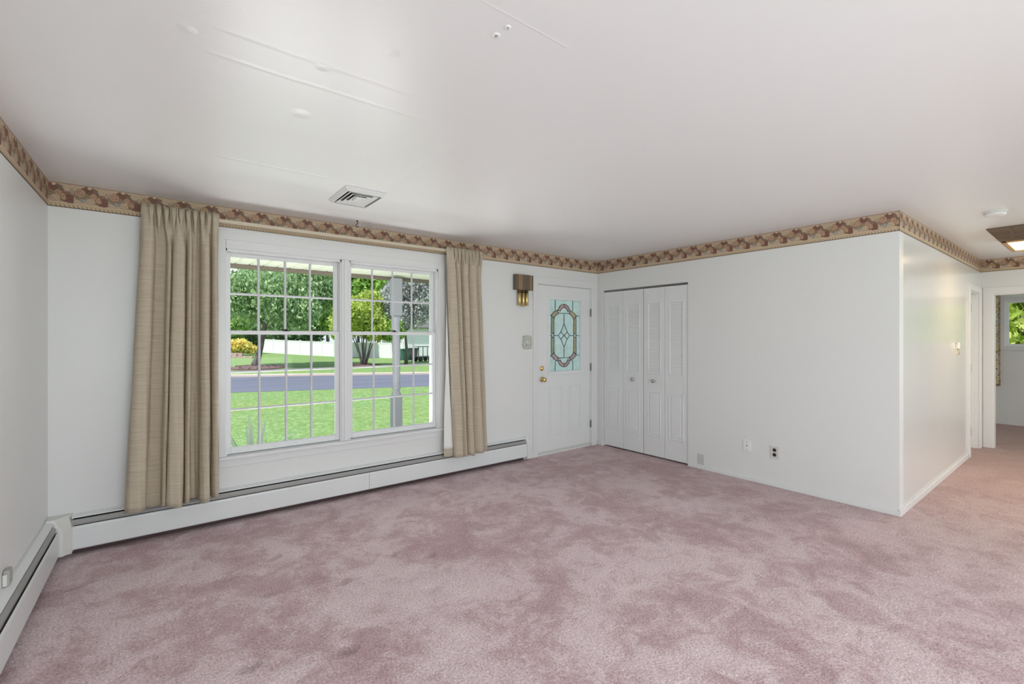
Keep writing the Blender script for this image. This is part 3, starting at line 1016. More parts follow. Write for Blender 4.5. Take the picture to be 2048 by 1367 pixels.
# ================================================================== BIFOLD CLOSET
clo = thing('door_2', (W+0.03, 3.48, 0), 'four-leaf white bifold closet door with louvred upper panels', 'door', kind='structure')
ob('track', W+0.012, W+0.05, CY0+0.002, CY1-0.002, CZ-0.020, CZ, M['steel'], clo)
edges = [4.088, 3.776, 3.466, 3.170, 2.873]
fx_ = W+0.012                      # front face of the leaves
for k in range(4):
    y1, y0 = edges[k]-0.002, edges[k+1]+0.002
    if k == 1: y0 += 0.003
    if k == 2: y1 -= 0.003
    z0, z1 = 0.018, 2.018
    st = 0.055
    ly0, ly1, lz0_, lz1_ = y0+st, y1-st, 0.99, 1.84
    bm = NB()
    box(bm, fx_, fx_+0.032, y0, y0+st, z0, z1, 0.002)
    box(bm, fx_, fx_+0.032, y1-st, y1, z0, z1, 0.002)
    box(bm, fx_+0.0005, fx_+0.032, y0+st, y1-st, lz1_, z1-0.0005)
    box(bm, fx_+0.0005, fx_+0.032, y0+st, y1-st, z0+0.0005, lz0_)
    leaf = obj('door_leaf', bm, M['door'], clo)
    bm = NB()
    for (u0, u1, w0, w1) in ((ly0-0.001, ly1+0.001, lz1_-0.012, lz1_+0.004), (ly0-0.001, ly1+0.001, lz0_-0.004, lz0_+0.012), (ly0-0.004, ly0+0.010, lz0_, lz1_), (ly1-0.010, ly1+0.004, lz0_, lz1_)):
        box(bm, fx_-0.004, fx_+0.010, u0, u1, w0, w1, 0.003)
    ns = 30
    for j in range(ns):
        zc = lz0_+0.014+(lz1_-lz0_-0.028)*(j+0.5)/ns
        hh = 0.0105
        prism(bm, [(fx_+0.002, zc-hh-0.004), (fx_+0.006, zc-hh-0.006), (fx_+0.014, zc+hh+0.004), (fx_+0.010, zc+hh+0.006)], 'y', ly0+0.004, ly1-0.004)
    box(bm, fx_+0.015, fx_+0.019, ly0, ly1, lz0_, lz1_)
    obj('louvre_panel', bm, M['door'], leaf)
    bm = NB(); raised(bm, fx_, ly0-0.002, ly1+0.002, 0.245, 0.785, 'y')
    obj('raised_panel', bm, M['door'], leaf)
    if k in (1, 2):
        ky = 3.620 if k == 1 else 3.318
        bm = NB()
        lathe(bm, [(0.001, 0), (0.017, 0), (0.016, -0.004), (0.008, -0.008), (0.008, -0.018), (0.020, -0.026), (0.022, -0.033), (0.015, -0.040), (0.001, -0.042)], (fx_, ky, 0.908), 'x', 24)
        obj('knob', bm, M['nickel'], leaf, True)

# ================================================================== HALL DOOR + DOORWAY TRIM
hd = thing('door_3', ((HX0+HX1)/2, YC, 0), 'closed white door set into the glossy hall wall near its end', 'door', kind='structure')
bm = NB()
box(bm, HX0-0.075, HX0+0.003, YC-0.018, YC+0.001, 0, HZ+0.07, 0.004)
box(bm, HX1-0.003, HX1+0.10, YC-0.018, YC+0.001, 0, HZ+0.07, 0.004)
box(bm, HX0, HX1, YC-0.018, YC+0.001, HZ-0.003, HZ+0.07, 0.004)
obj('casing', bm, M['trim'], hd)
bm = NB()
box(bm, HX0, HX0+0.015, YC+0.001, YC+T, 0, HZ)
box(bm, HX1-0.015, HX1, YC+0.001, YC+T, 0, HZ)
box(bm, HX0+0.015, HX1-0.015, YC+0.001, YC+T, HZ-0.015, HZ)
box(bm, HX1-0.027, HX1-0.015, YC+0.04, YC+0.075, 0, HZ-0.015)
obj('jamb', bm, M['trim'], hd)
ob('door_slab', HX0+0.018, HX1-0.018, YC+0.080, YC+0.115, 0.012, HZ-0.02, M['door'], hd, bev=0.002)
for hz in (1.78, 1.06, 0.30):
    bm = NB()
    lathe(bm, [(0.007, hz-0.05), (0.007, hz+0.05)], (HX0+0.010, YC-0.012, 0), 'z', 10)
    obj('hinge', bm, M['steel'], hd)

dw = thing('trim_6', (W2, 0.5, 0), 'white casing around the open doorway at the end of the hall', 'door casing', kind='structure')
bm = NB()
box(bm, W2-0.018, W2+0.001, EY1-0.004, EY1+0.088, 0, EZ+0.085, 0.004)
box(bm, W2-0.018, W2+0.001, EY0-0.085, EY0+0.004, 0, EZ+0.085, 0.004)
box(bm, W2-0.018, W2+0.001, EY0, EY1, EZ-0.004, EZ+0.085, 0.004)
obj('casing', bm, M['trim'], dw)
bm = NB()
box(bm, W2, W2+T, EY1-0.015, EY1, 0, EZ); box(bm, W2, W2+T, EY0, EY0+0.015, 0, EZ)
box(bm, W2, W2+T, EY0+0.015, EY1-0.015, EZ-0.015, EZ)
obj('jamb', bm, M['trim'], dw)

# ================================================================== FAR ROOM WINDOW + DRAPE
fw = thing('window_2', (XE, 0.35, FZ0), 'white window in the far room looking onto green trees', 'window', kind='structure')
bm = NB()
box(bm, XE-0.018, XE+0.001, FY0-0.06, FY1+0.06, FZ0-0.055, FZ0, 0.004)
box(bm, XE-0.018, XE+0.001, FY0-0.06, FY1+0.06, FZ1, FZ1+0.09, 0.004)
box(bm, XE-0.018, XE+0.001, FY1, FY1+0.06, FZ0, FZ1, 0.004)
box(bm, XE-0.018, XE+0.001, FY0-0.06, FY0, FZ0, FZ1, 0.004)
obj('casing', bm, M['trim'], fw)
bm = NB()
box(bm, XE+0.03, XE+0.08, FY0, FY1, FZ0, FZ0+0.05, 0.003); box(bm, XE+0.03, XE+0.08, FY0, FY1, FZ1-0.07, FZ1, 0.003)
box(bm, XE+0.03, XE+0.08, FY0, FY0+0.04, FZ0+0.05, FZ1-0.07, 0.003); box(bm, XE+0.03, XE+0.08, FY1-0.04, FY1, FZ0+0.05, FZ1-0.07, 0.003)
box(bm, XE+0.03, XE+0.08, 0.33, 0.37, FZ0+0.05, FZ1-0.07, 0.003)
fs = obj('sash', bm, M['vinyl'], fw)
ob('pane', XE+0.053, XE+0.057, FY0+0.03, FY1-0.03, FZ0+0.04, FZ1-0.06, M['glass'], fs)

# ================================================================== BASEBOARD HEATERS
# profile of the cover: distance from the wall d, height z
HT = 0.262


def heater_profile():
    back = [(0.0, 0.11), (0.0, HT), (0.012, HT), (0.040, HT-0.012), (0.043, HT-0.018), (0.014, HT-0.006), (0.006, HT-0.008), (0.006, 0.11)]
    flap = [(0.036, 0.232), (0.040, 0.233), (0.054, 0.214), (0.053, 0.200), (0.049, 0.200), (0.049, 0.212)]
    front = [(0.060, 0.196), (0.066, 0.190), (0.068, 0.182), (0.068, 0.050), (0.062, 0.043), (0.060, 0.045), (0.064, 0.052), (0.064, 0.182), (0.060, 0.190)]
    return back, flap, front


def heater(name, wallpt, dirx, L, label, ends, seams):
    """dirx: unit vector along the wall; inward normal is to its right side for the front wall"""
    th = thing(name, (wallpt[0], wallpt[1], 0), label, 'heater')
    ux = Vector((dirx[0], dirx[1], 0)); nn = Vector((dirx[1], -dirx[0], 0))
    o0 = Vector((wallpt[0], wallpt[1], 0))

    def ext(prof, a, b_, m, nm, par=th):
        bm = NB()
        va = [bm.verts.new(o0+ux*a+nn*(p[0]+0.001)+Vector((0, 0, p[1]))) for p in prof]
        vb = [bm.verts.new(o0+ux*b_+nn*(p[0]+0.001)+Vector((0, 0, p[1]))) for p in prof]
        n = len(prof)
        bm.faces.new(va); bm.faces.new(vb[::-1])
        for i in range(n): bm.faces.new((va[i], vb[i], vb[(i+1) % n], va[(i+1) % n]))
        return obj(nm, bm, m, par)
    back, flap, front = heater_profile()
    ext(back, ends[0], L-ends[1], M['heater'], 'back_cover')
    ext(flap, ends[0], L-ends[1], M['damper'], 'damper')
    last = ends[0]
    for s_ in seams+[L-ends[1]]:
        ext(front, last, s_-0.0015, M['heater'], 'front_panel'); last = s_+0.0015
    ext([(0.008, 0.10), (0.008, 0.20), (0.050, 0.19), (0.050, 0.10)], ends[0], L-ends[1], M['fin'], 'fin_element')
    ext([(0.0, 0.0), (0.0, 0.109), (0.004, 0.109), (0.004, 0.0)], ends[0], L-ends[1], M['under'], 'under_shade_strip')  # dark strip painting the shade under the front panel
    ext([(0.007, 0.205), (0.007, 0.245), (0.009, 0.245), (0.009, 0.205)], ends[0], L-ends[1], M['dark'], 'slot_shade_strip')  # near-black strip painted for the shade inside the slot
    cap = [(0, 0.03), (0, HT+0.006), (0.030, HT+0.006), (0.066, 0.216), (0.074, 0.196), (0.074, 0.03)]
    if ends[1] > 0: ext(cap, L-ends[1], L, M['heater'], 'end_cap')
    return th, ext, cap


x0h = XL+0.115
heater('baseboard_heater', (x0h, D), (1, 0), 3.468-x0h, 'long white baseboard heater under the twin window', (0.0, 0.045), [1.56-x0h])
# left wall heater, direction runs from back to the corner
ld = Vector((SL, 1, 0)).normalized()
yb0 = 0.3
Lh = (D-0.115-yb0)/ld.y
heater('baseboard_heater', (xl(yb0), yb0), (ld.x, ld.y), Lh, 'white baseboard heater along the left wall', (0.0, 0.0), [])
# inside corner piece that joins both heaters
cc = NB()
zc1 = HT+0.008
fp = 0.076
o_ = [(xl(D)+0.001, D-0.001), (xl(D)+0.135, D-0.001), (xl(D)+0.120, D-fp), (xl(D)+fp+0.008, D-0.115-0.006), (xl(D)+0.004, D-0.125)]
mid = [(p[0], p[1]) for p in o_]
top_in = [(xl(D)+0.001, D-0.001), (xl(D)+0.118, D-0.001), (xl(D)+0.098, D-0.045), (xl(D)+0.040, D-0.106), (xl(D)+0.001, D-0.112)]
lo = [cc.verts.new((p[0], p[1], 0.035)) for p in mid]
md_ = [cc.verts.new((p[0], p[1], 0.190)) for p in mid]
tp = [cc.verts.new((p[0], p[1], zc1)) for p in top_in]
for A_, B_ in ((lo, md_), (md_, tp)):
    for i in range(5): cc.faces.new((A_[i], A_[(i+1) % 5], B_[(i+1) % 5], B_[i]))
cc.faces.new(tp); cc.faces.new(lo[::-1])
tag(centre(obj('heater_corner_cover', cc, M['cap'])), 'white metal corner cover joining the two baseboard heaters', 'heater cover')

# ================================================================== DRAPES
def catmull(pts, n):
    P = [pts[0]]+list(pts)+[pts[-1]]
    out_ = []
    for i in range(1, len(P)-2):
        p0, p1, p2, p3 = [np.array(P[i+k-1], float) for k in range(4)]
        for k in range(n):
            t = k/n
            out_.append(0.5*((2*p1)+(-p0+p2)*t+(2*p0-5*p1+4*p2-p3)*t*t+(-p0+3*p1-3*p2+p3)*t**3))
    out_.append(np.array(P[-2], float))
    return out_


def sheet(name, top, mid, bot, ztop, zmid, zbot, m, parent, nz=46, sub=6, thick=0.0015, zoff=None):
    """cloth between matching fold profiles (x, distance from wall) at the heading, knee and hem"""
    a, b_, c_ = catmull(top, sub), catmull(mid, sub), catmull(bot, sub)
    n = len(a)
    L = [0]
    for i in range(1, n): L.append(L[-1]+float(np.linalg.norm(np.array(c_[i])-np.array(c_[i-1]))))
    bm = NB(); uvl = bm.loops.layers.uv.new('UVMap')
    grid = []
    for j in range(nz+1):
        t = j/nz
        row = []
        z = ztop+(zbot-ztop)*t
        zt = (ztop-zmid)/(ztop-zbot)
        for i in range(n):
            if t < zt:
                f = t/zt; f = f*f*(3-2*f)
                p = a[i]*(1-f)+b_[i]*f
            else:
                f = (t-zt)/(1-zt)
                p = b_[i]*(1-f)+c_[i]*f
            dz = (zoff(i/(n-1)) if zoff else 0)*t
            wob = 0.0025*math.sin(z*7+i*0.9)*t
            row.append(bm.verts.new((p[0]+wob, D-p[1]-wob, z+dz)))
        grid.append(row)
    for j in range(nz):
        for i in range(n-1):
            f = bm.faces.new((grid[j][i], grid[j][i+1], grid[j+1][i+1], grid[j+1][i]))
            f.smooth = True
            for lp, (jj, ii) in zip(f.loops, ((j, i), (j, i+1), (j+1, i+1), (j+1, i))):
                lp[uvl].uv = (L[ii], (ztop-zbot)*(1-jj/nz))
    me = bpy.data.meshes.new(name); bm.to_mesh(me); bm.free()
    me.materials.append(m)
    o = bpy.data.objects.new(name, me); COL.objects.link(o)
    me.transform(Matrix.Translation(-Vector(root_of(parent).location)))
    o.parent = parent
    sd = o.modifiers.new('thickness', 'SOLIDIFY'); sd.thickness = thick; sd.offset = 0
    return o


dl = thing('curtain', (0.12, D-0.10, 0.25), 'wide beige pleated drape at the left of the twin window', 'curtain', 'drapes of the twin window')
# (x, distance from the wall) — folds read left to right
botL = [(-0.150, 0.085), (-0.135, 0.118), (-0.085, 0.130), (-0.045, 0.118), (-0.035, 0.082), (0.000, 0.074), (0.045, 0.078), (0.050, 0.105), (0.068, 0.112),
        (0.078, 0.100), (0.080, 0.122), (0.120, 0.136), (0.165, 0.128), (0.172, 0.090), (0.182, 0.110), (0.205, 0.116), (0.212, 0.092),
        (0.235, 0.088), (0.262, 0.078), (0.272, 0.115), (0.300, 0.134), (0.328, 0.124), (0.336, 0.090), (0.350, 0.112), (0.378, 0.120), (0.392, 0.092)]
def deepen(prof, lo_, amp):
    a_, b_ = min(d for _, d in prof), max(d for _, d in prof)
    out_ = []
    for x, d in prof:
        t = (d-a_)/(b_-a_)
        t = t*t*(3-2*t)
        out_.append((x, lo_+amp*(0.35*((d-a_)/(b_-a_))+0.65*t)))
    return out_


botL = deepen(botL, 0.084, 0.135)
nB = len(botL)
topL = []
for k in range(nB):
    u = k/(nB-1)
    topL.append((-0.060+0.455*u, 0.106+(0.018 if k % 2 else -0.016)*(1 if 2 < k < nB-3 else 0.2)))
midL = []
for k in range(nB):
    u = k/(nB-1)
    bx_, by_ = botL[k]
    fx2 = -0.060+0.455*u
    midL.append((0.35*fx2+0.65*(-0.075+(bx_+0.150)/0.542*0.463), 0.096+(by_-0.150)*0.72+0.012))
sheet('fabric', topL, midL, botL, 2.352, 2.05, 0.248, M['drape'], dl, zoff=lambda u: 0.010*math.sin(u*22))
# stitched pinch pleats at the heading
for k in range(9):
    xx = -0.005+k*0.042
    bm = NB()
    dz = 0.004*((k*7) % 3)
    for s_ in (-1, 0, 1):
        tube(bm, [(xx+s_*0.008, D-0.122, 2.348-dz), (xx+s_*0.007, D-0.130, 2.30), (xx+s_*0.003, D-0.131, 2.262), (xx+s_*0.004, D-0.118, 2.19)], [0.0055, 0.006, 0.005, 0.003], 8)
    obj('pinch_pleat', bm, M['drape'], dl)

dr = thing('curtain', (2.58, D-0.10, 0.22), 'narrower beige drape showing its white lining, right of the twin window', 'curtain', 'drapes of the twin window')
botR = [(2.395, 0.110), (2.405, 0.128), (2.450, 0.136), (2.492, 0.128), (2.500, 0.092), (2.512, 0.112), (2.545, 0.122), (2.560, 0.100), (2.568, 0.088), (2.580, 0.115),
        (2.615, 0.124), (2.635, 0.118), (2.642, 0.088), (2.655, 0.110), (2.700, 0.128), (2.745, 0.120), (2.752, 0.085), (2.775, 0.092), (2.810, 0.106), (2.850, 0.085)]
botR = deepen(botR, 0.086, 0.115)
nB = len(botR)
topR = [(2.340+0.440*(k/(nB-1)), 0.106+(0.018 if k % 2 else -0.016)*(1 if 2 < k < nB-2 else 0.2)) for k in range(nB)]
midR = [(0.4*(2.340+0.440*(k/(nB-1)))+0.6*(2.350+(botR[k][0]-2.395)/0.455*0.44), 0.098+(botR[k][1]-0.145)*0.75+0.010) for k in range(nB)]
sheet('fabric', topR, midR, botR, 2.338, 2.05, 0.215, M['drape'], dr, zoff=lambda u: 0.008*math.sin(u*20))
for k in range(8):
    xx = 2.432+k*0.044
    bm = NB()
    for s_ in (-1, 0, 1):
        tube(bm, [(xx+s_*0.008, D-0.122, 2.334), (xx+s_*0.007, D-0.130, 2.29), (xx+s_*0.003, D-0.131, 2.250), (xx+s_*0.004, D-0.118, 2.18)], [0.0055, 0.006, 0.005, 0.003], 8)
    obj('pinch_pleat', bm, M['drape'], dr)
# turned-back lining edge
ln_t = [(2.342, 0.100), (2.343, 0.100), (2.344, 0.100)]
ln_m = [(2.338, 0.098), (2.346, 0.100), (2.356, 0.106)]
ln_b = [(2.318, 0.085), (2.350, 0.105), (2.398, 0.132)]
sheet('lining', ln_t, ln_m, ln_b, 1.75, 1.3, 0.30, M['lining'], dr)
sheet('lining_hem', [(2.319, 0.086), (2.350, 0.106), (2.397, 0.133)], [(2.3185, 0.086), (2.350, 0.107), (2.398, 0.134)], [(2.317, 0.087), (2.350, 0.108), (2.400, 0.135)], 0.30, 0.26, 0.225, M['drape'], dr, nz=6)

rodt = thing('curtain_rod', (1.37, D-0.07, 2.31), 'beige traverse rod across the top of the twin window', 'curtain rod')
bm = NB()
prism(bm, [(D-0.062, 2.322), (D-0.080, 2.322), (D-0.083, 2.319), (D-0.083, 2.297), (D-0.080, 2.294), (D-0.062, 2.294), (D-0.062, 2.300), (D-0.076, 2.300), (D-0.076, 2.316), (D-0.062, 2.316)], 'x', -0.058, 2.780)
rod = obj('rod', bm, M['rod'], rodt)
for xx in (-0.052, 2.770):
    ob('bracket', xx-0.010, xx+0.010, D-0.080, D-0.0021, 2.290, 2.326, M['rod'], rodt, bev=0.002)

# printed drape in the far room
fd = thing('curtain', (XE-0.1, 1.14, 0.63), 'narrow floral print drape beside the far room window', 'curtain')
bm = NB()
rows = []
for j in range(25):
    z = 2.13-(2.13-0.63)*j/24
    rows.append([(XE-0.085+0.022*math.sin(i*1.7+0.3*math.sin(z*3)), 1.085+i*0.018, z) for i in range(24)])
vg = [[bm.verts.new(p) for p in r] for r in rows]
for a, b_ in zip(vg, vg[1:]):
    for i in range(len(a)-1):
        f = bm.faces.new((a[i], a[i+1], b_[i+1], b_[i])); f.smooth = True
o = obj('fabric', bm, M['print'], fd)
sd = o.modifiers.new('thickness', 'SOLIDIFY'); sd.thickness = 0.002
bm = NB(); tube(bm, [(XE-0.06, -0.5, 2.14), (XE-0.06, 1.52, 2.14)], 0.010, 8)
for yy in (-0.45, 1.47): box(bm, XE-0.06, XE, yy-0.01, yy+0.01, 2.13, 2.15)
tag(centre(obj('curtain_rod', bm, M['vinyl'])), 'thin white rod over the far room window', 'curtain rod')

# ================================================================== WALL ITEMS
ch = thing('door_chime', (3.395, D, 1.79), 'brown wooden door chime with three brass tubes, left of the entry door', 'door chime')
bm = NB()
z0, z1 = 1.975, 2.150
x0, x1 = 3.270, 3.530


def chx(s): return x0+(x1-x0)*s


def chy(s): return D-0.052-0.012*math.sin(PI*min(1, max(0, s)))


def strip(s0, s1, zz0, zz1, m, nm):
    bm = NB()
    prof = [(chx(s0), D-0.001)]+[(chx(s0+(s1-s0)*k/4), chy(s0+(s1-s0)*k/4)) for k in range(5)]+[(chx(s1), D-0.001)]
    prism(bm, prof, 'z', zz0, zz1)
    return obj(nm, bm, m, ch)


strip(0, 0.16, z0, z1-0.001, M['walnut'], 'cover')
strip(0.16, 0.36, z0, z1, M['walnut_l'], 'light_panel')
strip(0.36, 0.80, z0, z1, M['walnut'], 'cover')
strip(0.80, 0.93, z0, z1, M['walnut_l'], 'light_panel')
strip(0.93, 1.0, z0, z1-0.001, M['walnut'], 'cover')
for k, (tx, tz) in enumerate(((3.342, 1.795), (3.398, 1.787), (3.450, 1.795))):
    bm = NB()
    lathe(bm, [(0.018, tz), (0.021, tz+0.002), (0.021, 1.975), (0.018, 1.975)], (tx, D-0.030, 0), 'z', 20)
    tb = obj('chime_tube', bm, M['chime_brass'], ch)
    bm = NB()
    lathe(bm, [(0.0212, 1.940), (0.0222, 1.942), (0.0222, 1.947), (0.0212, 1.949)], (tx, D-0.030, 0), 'z', 20)
    obj('ring', bm, M['black'], tb)

# painted ceramic switch plate
sw = thing('switch_plate', (3.485, D, 1.29), 'scalloped green and cream floral switch plate beside the entry door', 'switch plate')
bm = NB()
cx_, cz_, hw, hh = 3.479, 1.370, 0.074, 0.083
prof = []
for k in range(48):
    a = 2*PI*k/48
    c_, s_ = math.cos(a), math.sin(a)
    e = 5
    r = (abs(c_)**e+abs(s_)**e)**(-1/e)
    r *= 1-0.045*math.cos(6*a)**2
    prof.append((cx_+hw*r*c_, cz_+hh*r*s_))
va = [bm.verts.new((p[0], D-0.0005, p[1])) for p in prof]
vb = [bm.verts.new((p[0], D-0.007, p[1])) for p in prof]
vc = [bm.verts.new((cx_+(p[0]-cx_)*0.92, D-0.011, cz_+(p[1]-cz_)*0.92)) for p in prof]
for A_, B_ in ((va, vb), (vb, vc)):
    for i in range(48): bm.faces.new((A_[i], A_[(i+1) % 48], B_[(i+1) % 48], B_[i]))
bm.faces.new(vc); bm.faces.new(va[::-1])
obj('plate', bm, M['switch'], sw)
for xx in (3.463, 3.497):
    ob('toggle', xx-0.005, xx+0.005, D-0.022, D-0.010, 1.360, 1.384, M['plate_w'], sw, bev=0.002)

# plates on the right wall (face -x)
o1 = thing('outlet', (W, 2.712, 0.09), 'grey wall plate low on the right wall next to the closet', 'outlet')
ob('plate', W-0.006, W-0.0005, 2.674, 2.750, 0.050, 0.163, M['plate_g'], o1, bev=0.002)
for zz in (0.082, 0.131):
    bm = NB(); lathe(bm, [(0.013, -0.0055), (0.013, -0.0075), (0.011, -0.008)], (W, 2.712, zz), 'x', 20)
    rc = obj('socket', bm, M['plate_i'], o1)
    bm = NB()
    for yy in (-0.005, 0.005): box(bm, W-0.0085, W-0.0078, 2.712+yy-0.001, 2.712+yy+0.001, zz-0.004, zz+0.004)
    obj('slot', bm, M['brown'], rc)
o2 = thing('wall_jack', (W, 2.217, 0.30), 'bright white jack plate with three screws on the right wall', 'wall jack')
ob('plate', W-0.010, W-0.0005, 2.180, 2.254, 0.288, 0.402, M['plate_w'], o2, bev=0.003)
for zz, r in ((0.383, 0.0035), (0.345, 0.006), (0.307, 0.0035)):
    bm = NB(); lathe(bm, [(r, -0.0095), (r, -0.013), (r*0.6, -0.0135)], (W, 2.217, zz), 'x', 14)
    obj('screw', bm, M['steel'], o2)
o3 = thing('outlet', (W, 1.958, 0.28), 'ivory outlet with two dark brown sockets on the right wall', 'outlet')
ob('plate', W-0.007, W-0.0005, 1.920, 1.996, 0.268, 0.386, M['plate_i'], o3, bev=0.002)
for zz in (0.350, 0.305):
    bm = NB(); lathe(bm, [(0.017, -0.0065), (0.017, -0.009), (0.015, -0.0095)], (W, 1.958, zz), 'x', 20)
    rc = obj('socket', bm, M['brown'], o3)
    bm = NB()
    for yy in (-0.006, 0.006): box(bm, W-0.0102, W-0.0094, 1.958+yy-0.001, 1.958+yy+0.001, zz-0.005, zz+0.005)
    obj('slot', bm, M['black'], rc)

# small fitting on the hall wall
th = thing('light_switch', (6.95, YC, 1.26), 'small cream and brass switch on the glossy hall wall', 'light switch')
ob('plate', 6.910, 6.990, YC-0.007, YC-0.0005, 1.235, 1.350, M['cream'], th, bev=0.003)
ob('body', 6.925, 6.975, YC-0.030, YC-0.006, 1.305, 1.372, M['plate_w'], th, bev=0.006)
bm = NB()
tube(bm, [(6.95, YC-0.010, 1.30), (6.95, YC-0.028, 1.285), (6.95, YC-0.028, 1.25), (6.95, YC-0.012, 1.238)], 0.005, 8)
obj('hook', bm, M['chime_brass'], th)

# grey clip over the left heater
cp = thing('cable_box', (xl(3.19)+0.02, 3.19, 0.27), 'small grey plastic cable box on the left wall above the heater', 'cable box')
xw = xl(3.19)
ob('cover', xw+0.001, xw+0.024, 3.155, 3.215, HT+0.002, 0.335, M['clip'], cp, bev=0.006)
ob('lip', xw+0.001, xw+0.016, 3.148, 3.156, HT+0.004, 0.320, M['cap'], cp, bev=0.002)

# ================================================================== CEILING ITEMS
vt = thing('ceiling_vent', (1.16, 3.31, H), 'white louvred air diffuser on the ceiling in front of the window', 'ceiling vent')
vx0, vx1, vy0, vy1 = 1.018, 1.302, 3.115, 3.500
bm = NB()
zt, zb = H-0.0005, H-0.030
def frustum(bm, a, b_, zt, zb):
    """hollow picture-frame shape between rectangle a (top, outer) and b (bottom, outer), ring width w"""
    pass
ins = 0.017
ring = [[(vx0, vy0), (vx1, vy0), (vx1, vy1), (vx0, vy1)], [(vx0+ins, vy0+ins), (vx1-ins, vy0+ins), (vx1-ins, vy1-ins), (vx0+ins, vy1-ins)],
        [(vx0+ins+0.006, vy0+ins+0.006), (vx1-ins-0.006, vy0+ins+0.006), (vx1-ins-0.006, vy1-ins-0.006), (vx0+ins+0.006, vy1-ins-0.006)]]
lv = [[bm.verts.new((p[0], p[1], z)) for p in r] for r, z in ((ring[0], zt), (ring[0], zt-0.006), (ring[1], zb), (ring[2], zb), (ring[2], zt))]
for A_, B_ in zip(lv, lv[1:]):
    for i in range(4): bm.faces.new((A_[i], A_[(i+1) % 4], B_[(i+1) % 4], B_[i]))
obj('frame', bm, M['vent'], vt)
ix0, ix1, iy0, iy1 = vx0+ins+0.006, vx1-ins-0.006, vy0+ins+0.006, vy1-ins-0.006
ob('throat_shade_plate', ix0, ix1, iy0, iy1, H-0.006, H-0.001, M['vent_dark'], vt)  # flat dark plate painted for the shade up inside the vent
cxv, cyv = (ix0+ix1)/2, (iy0+iy1)/2
for k in range(3):
    o_ = 0.016+k*0.029
    rx0, rx1, ry0, ry1 = ix0+o_, ix1-o_, iy0+o_*1.25, iy1-o_*1.25
    i2 = 0.021
    zl = zb+0.015
    bm = NB()
    A_ = [bm.verts.new(p) for p in ((rx0+i2, ry0+i2, zl), (rx1-i2, ry0+i2, zl), (rx1-i2, ry1-i2, zl), (rx0+i2, ry1-i2, zl))]
    B_ = [bm.verts.new(p) for p in ((rx0, ry0, zb+0.002), (rx1, ry0, zb+0.002), (rx1, ry1, zb+0.002), (rx0, ry1, zb+0.002))]
    C_ = [bm.verts.new(p) for p in ((rx0+0.003, ry0+0.003, zb+0.001), (rx1-0.003, ry0+0.003, zb+0.001), (rx1-0.003, ry1-0.003, zb+0.001), (rx0+0.003, ry1-0.003, zb+0.001))]
    D_ = [bm.verts.new(p) for p in ((rx0+i2+0.003, ry0+i2+0.003, zl), (rx1-i2-0.003, ry0+i2+0.003, zl), (rx1-i2-0.003, ry1-i2-0.003, zl), (rx0+i2+0.003, ry1-i2-0.003, zl))]
    for P_, Q_ in ((A_, B_), (B_, C_), (C_, D_)):
        for i in range(4): bm.faces.new((P_[i], P_[(i+1) % 4], Q_[(i+1) % 4], Q_[i]))
    obj('louvre', bm, M['vent'], vt)
bm = NB(); o_ = 0.100
prism(bm, [(ix0+o_, H-0.008), (ix0+o_+0.002, zb+0.002), (ix1-o_-0.002, zb+0.002), (ix1-o_, H-0.008)], 'y', iy0+o_*1.25, iy1-o_*1.25)
obj('centre_blade', bm, M['vent'], vt)

hk = thing('plant_hook', (1.404, 4.00, H), 'small black curled hook in the ceiling above the window', 'hook')
bm = NB()
pts = [(0, 0, 0), (0, 0, -0.008), (0.006, 0, -0.016), (0.006, 0, -0.024), (-0.006, 0, -0.034), (-0.010, 0, -0.044), (-0.004, 0, -0.054), (0.008, 0, -0.055), (0.013, 0, -0.050)]
rot = Matrix.Rotation(-0.66, 3, 'Z')
tube(bm, [Vector((1.404, 4.0, H))+rot @ Vector(p) for p in pts], 0.0032, 8)
obj('hook', bm, M['black'], hk)
bm = NB(); lathe(bm, [(0.008, H-0.0005), (0.008, H-0.004), (0.004, H-0.005)], (1.404, 4.0, 0), 'z', 16)
obj('rosette', bm, M['black'], hk)

for (px, py, lb, r) in ((0.912, 1.262, 'larger of two plaster-ringed screw holes high in the white ceiling', 0.012), (0.918, 1.205, 'smaller of two plaster-ringed screw holes high in the white ceiling', 0.009)):
    bm = NB()
    lathe(bm, [(r*0.35, H-0.0003), (r*0.4, H-0.003), (r*0.9, H-0.0035), (r*1.3, H-0.0012), (r*1.4, H-0.0003)], (px, py, 0), 'z', 18)
    t_ = thing('screw_anchor', (px, py, H), lb, 'screw anchor')
    obj('plaster_ring', bm, M['ceiling'], t_)
    bm = NB(); lathe(bm, [(r*0.32, H-0.0032), (r*0.32, H-0.0046), (r*0.1, H-0.005)], (px, py, 0), 'z', 12)
    obj('anchor', bm, M['clip'], t_)

sd_ = thing('smoke_detector', (5.36, 0.56, H), 'round white smoke detector on the hall ceiling', 'smoke detector')
bm = NB(); lathe(bm, [(0.072, H-0.0005), (0.072, H-0.008), (0.066, H-0.010)], (5.36, 0.56, 0), 'z', 32); obj('base', bm, M['vent'], sd_)
bm = NB(); lathe(bm, [(0.064, H-0.010), (0.066, H-0.028), (0.056, H-0.038), (0.020, H-0.042), (0.001, H-0.042)], (5.36, 0.56, 0), 'z', 32); obj('cover', bm, M['vent'], sd_)

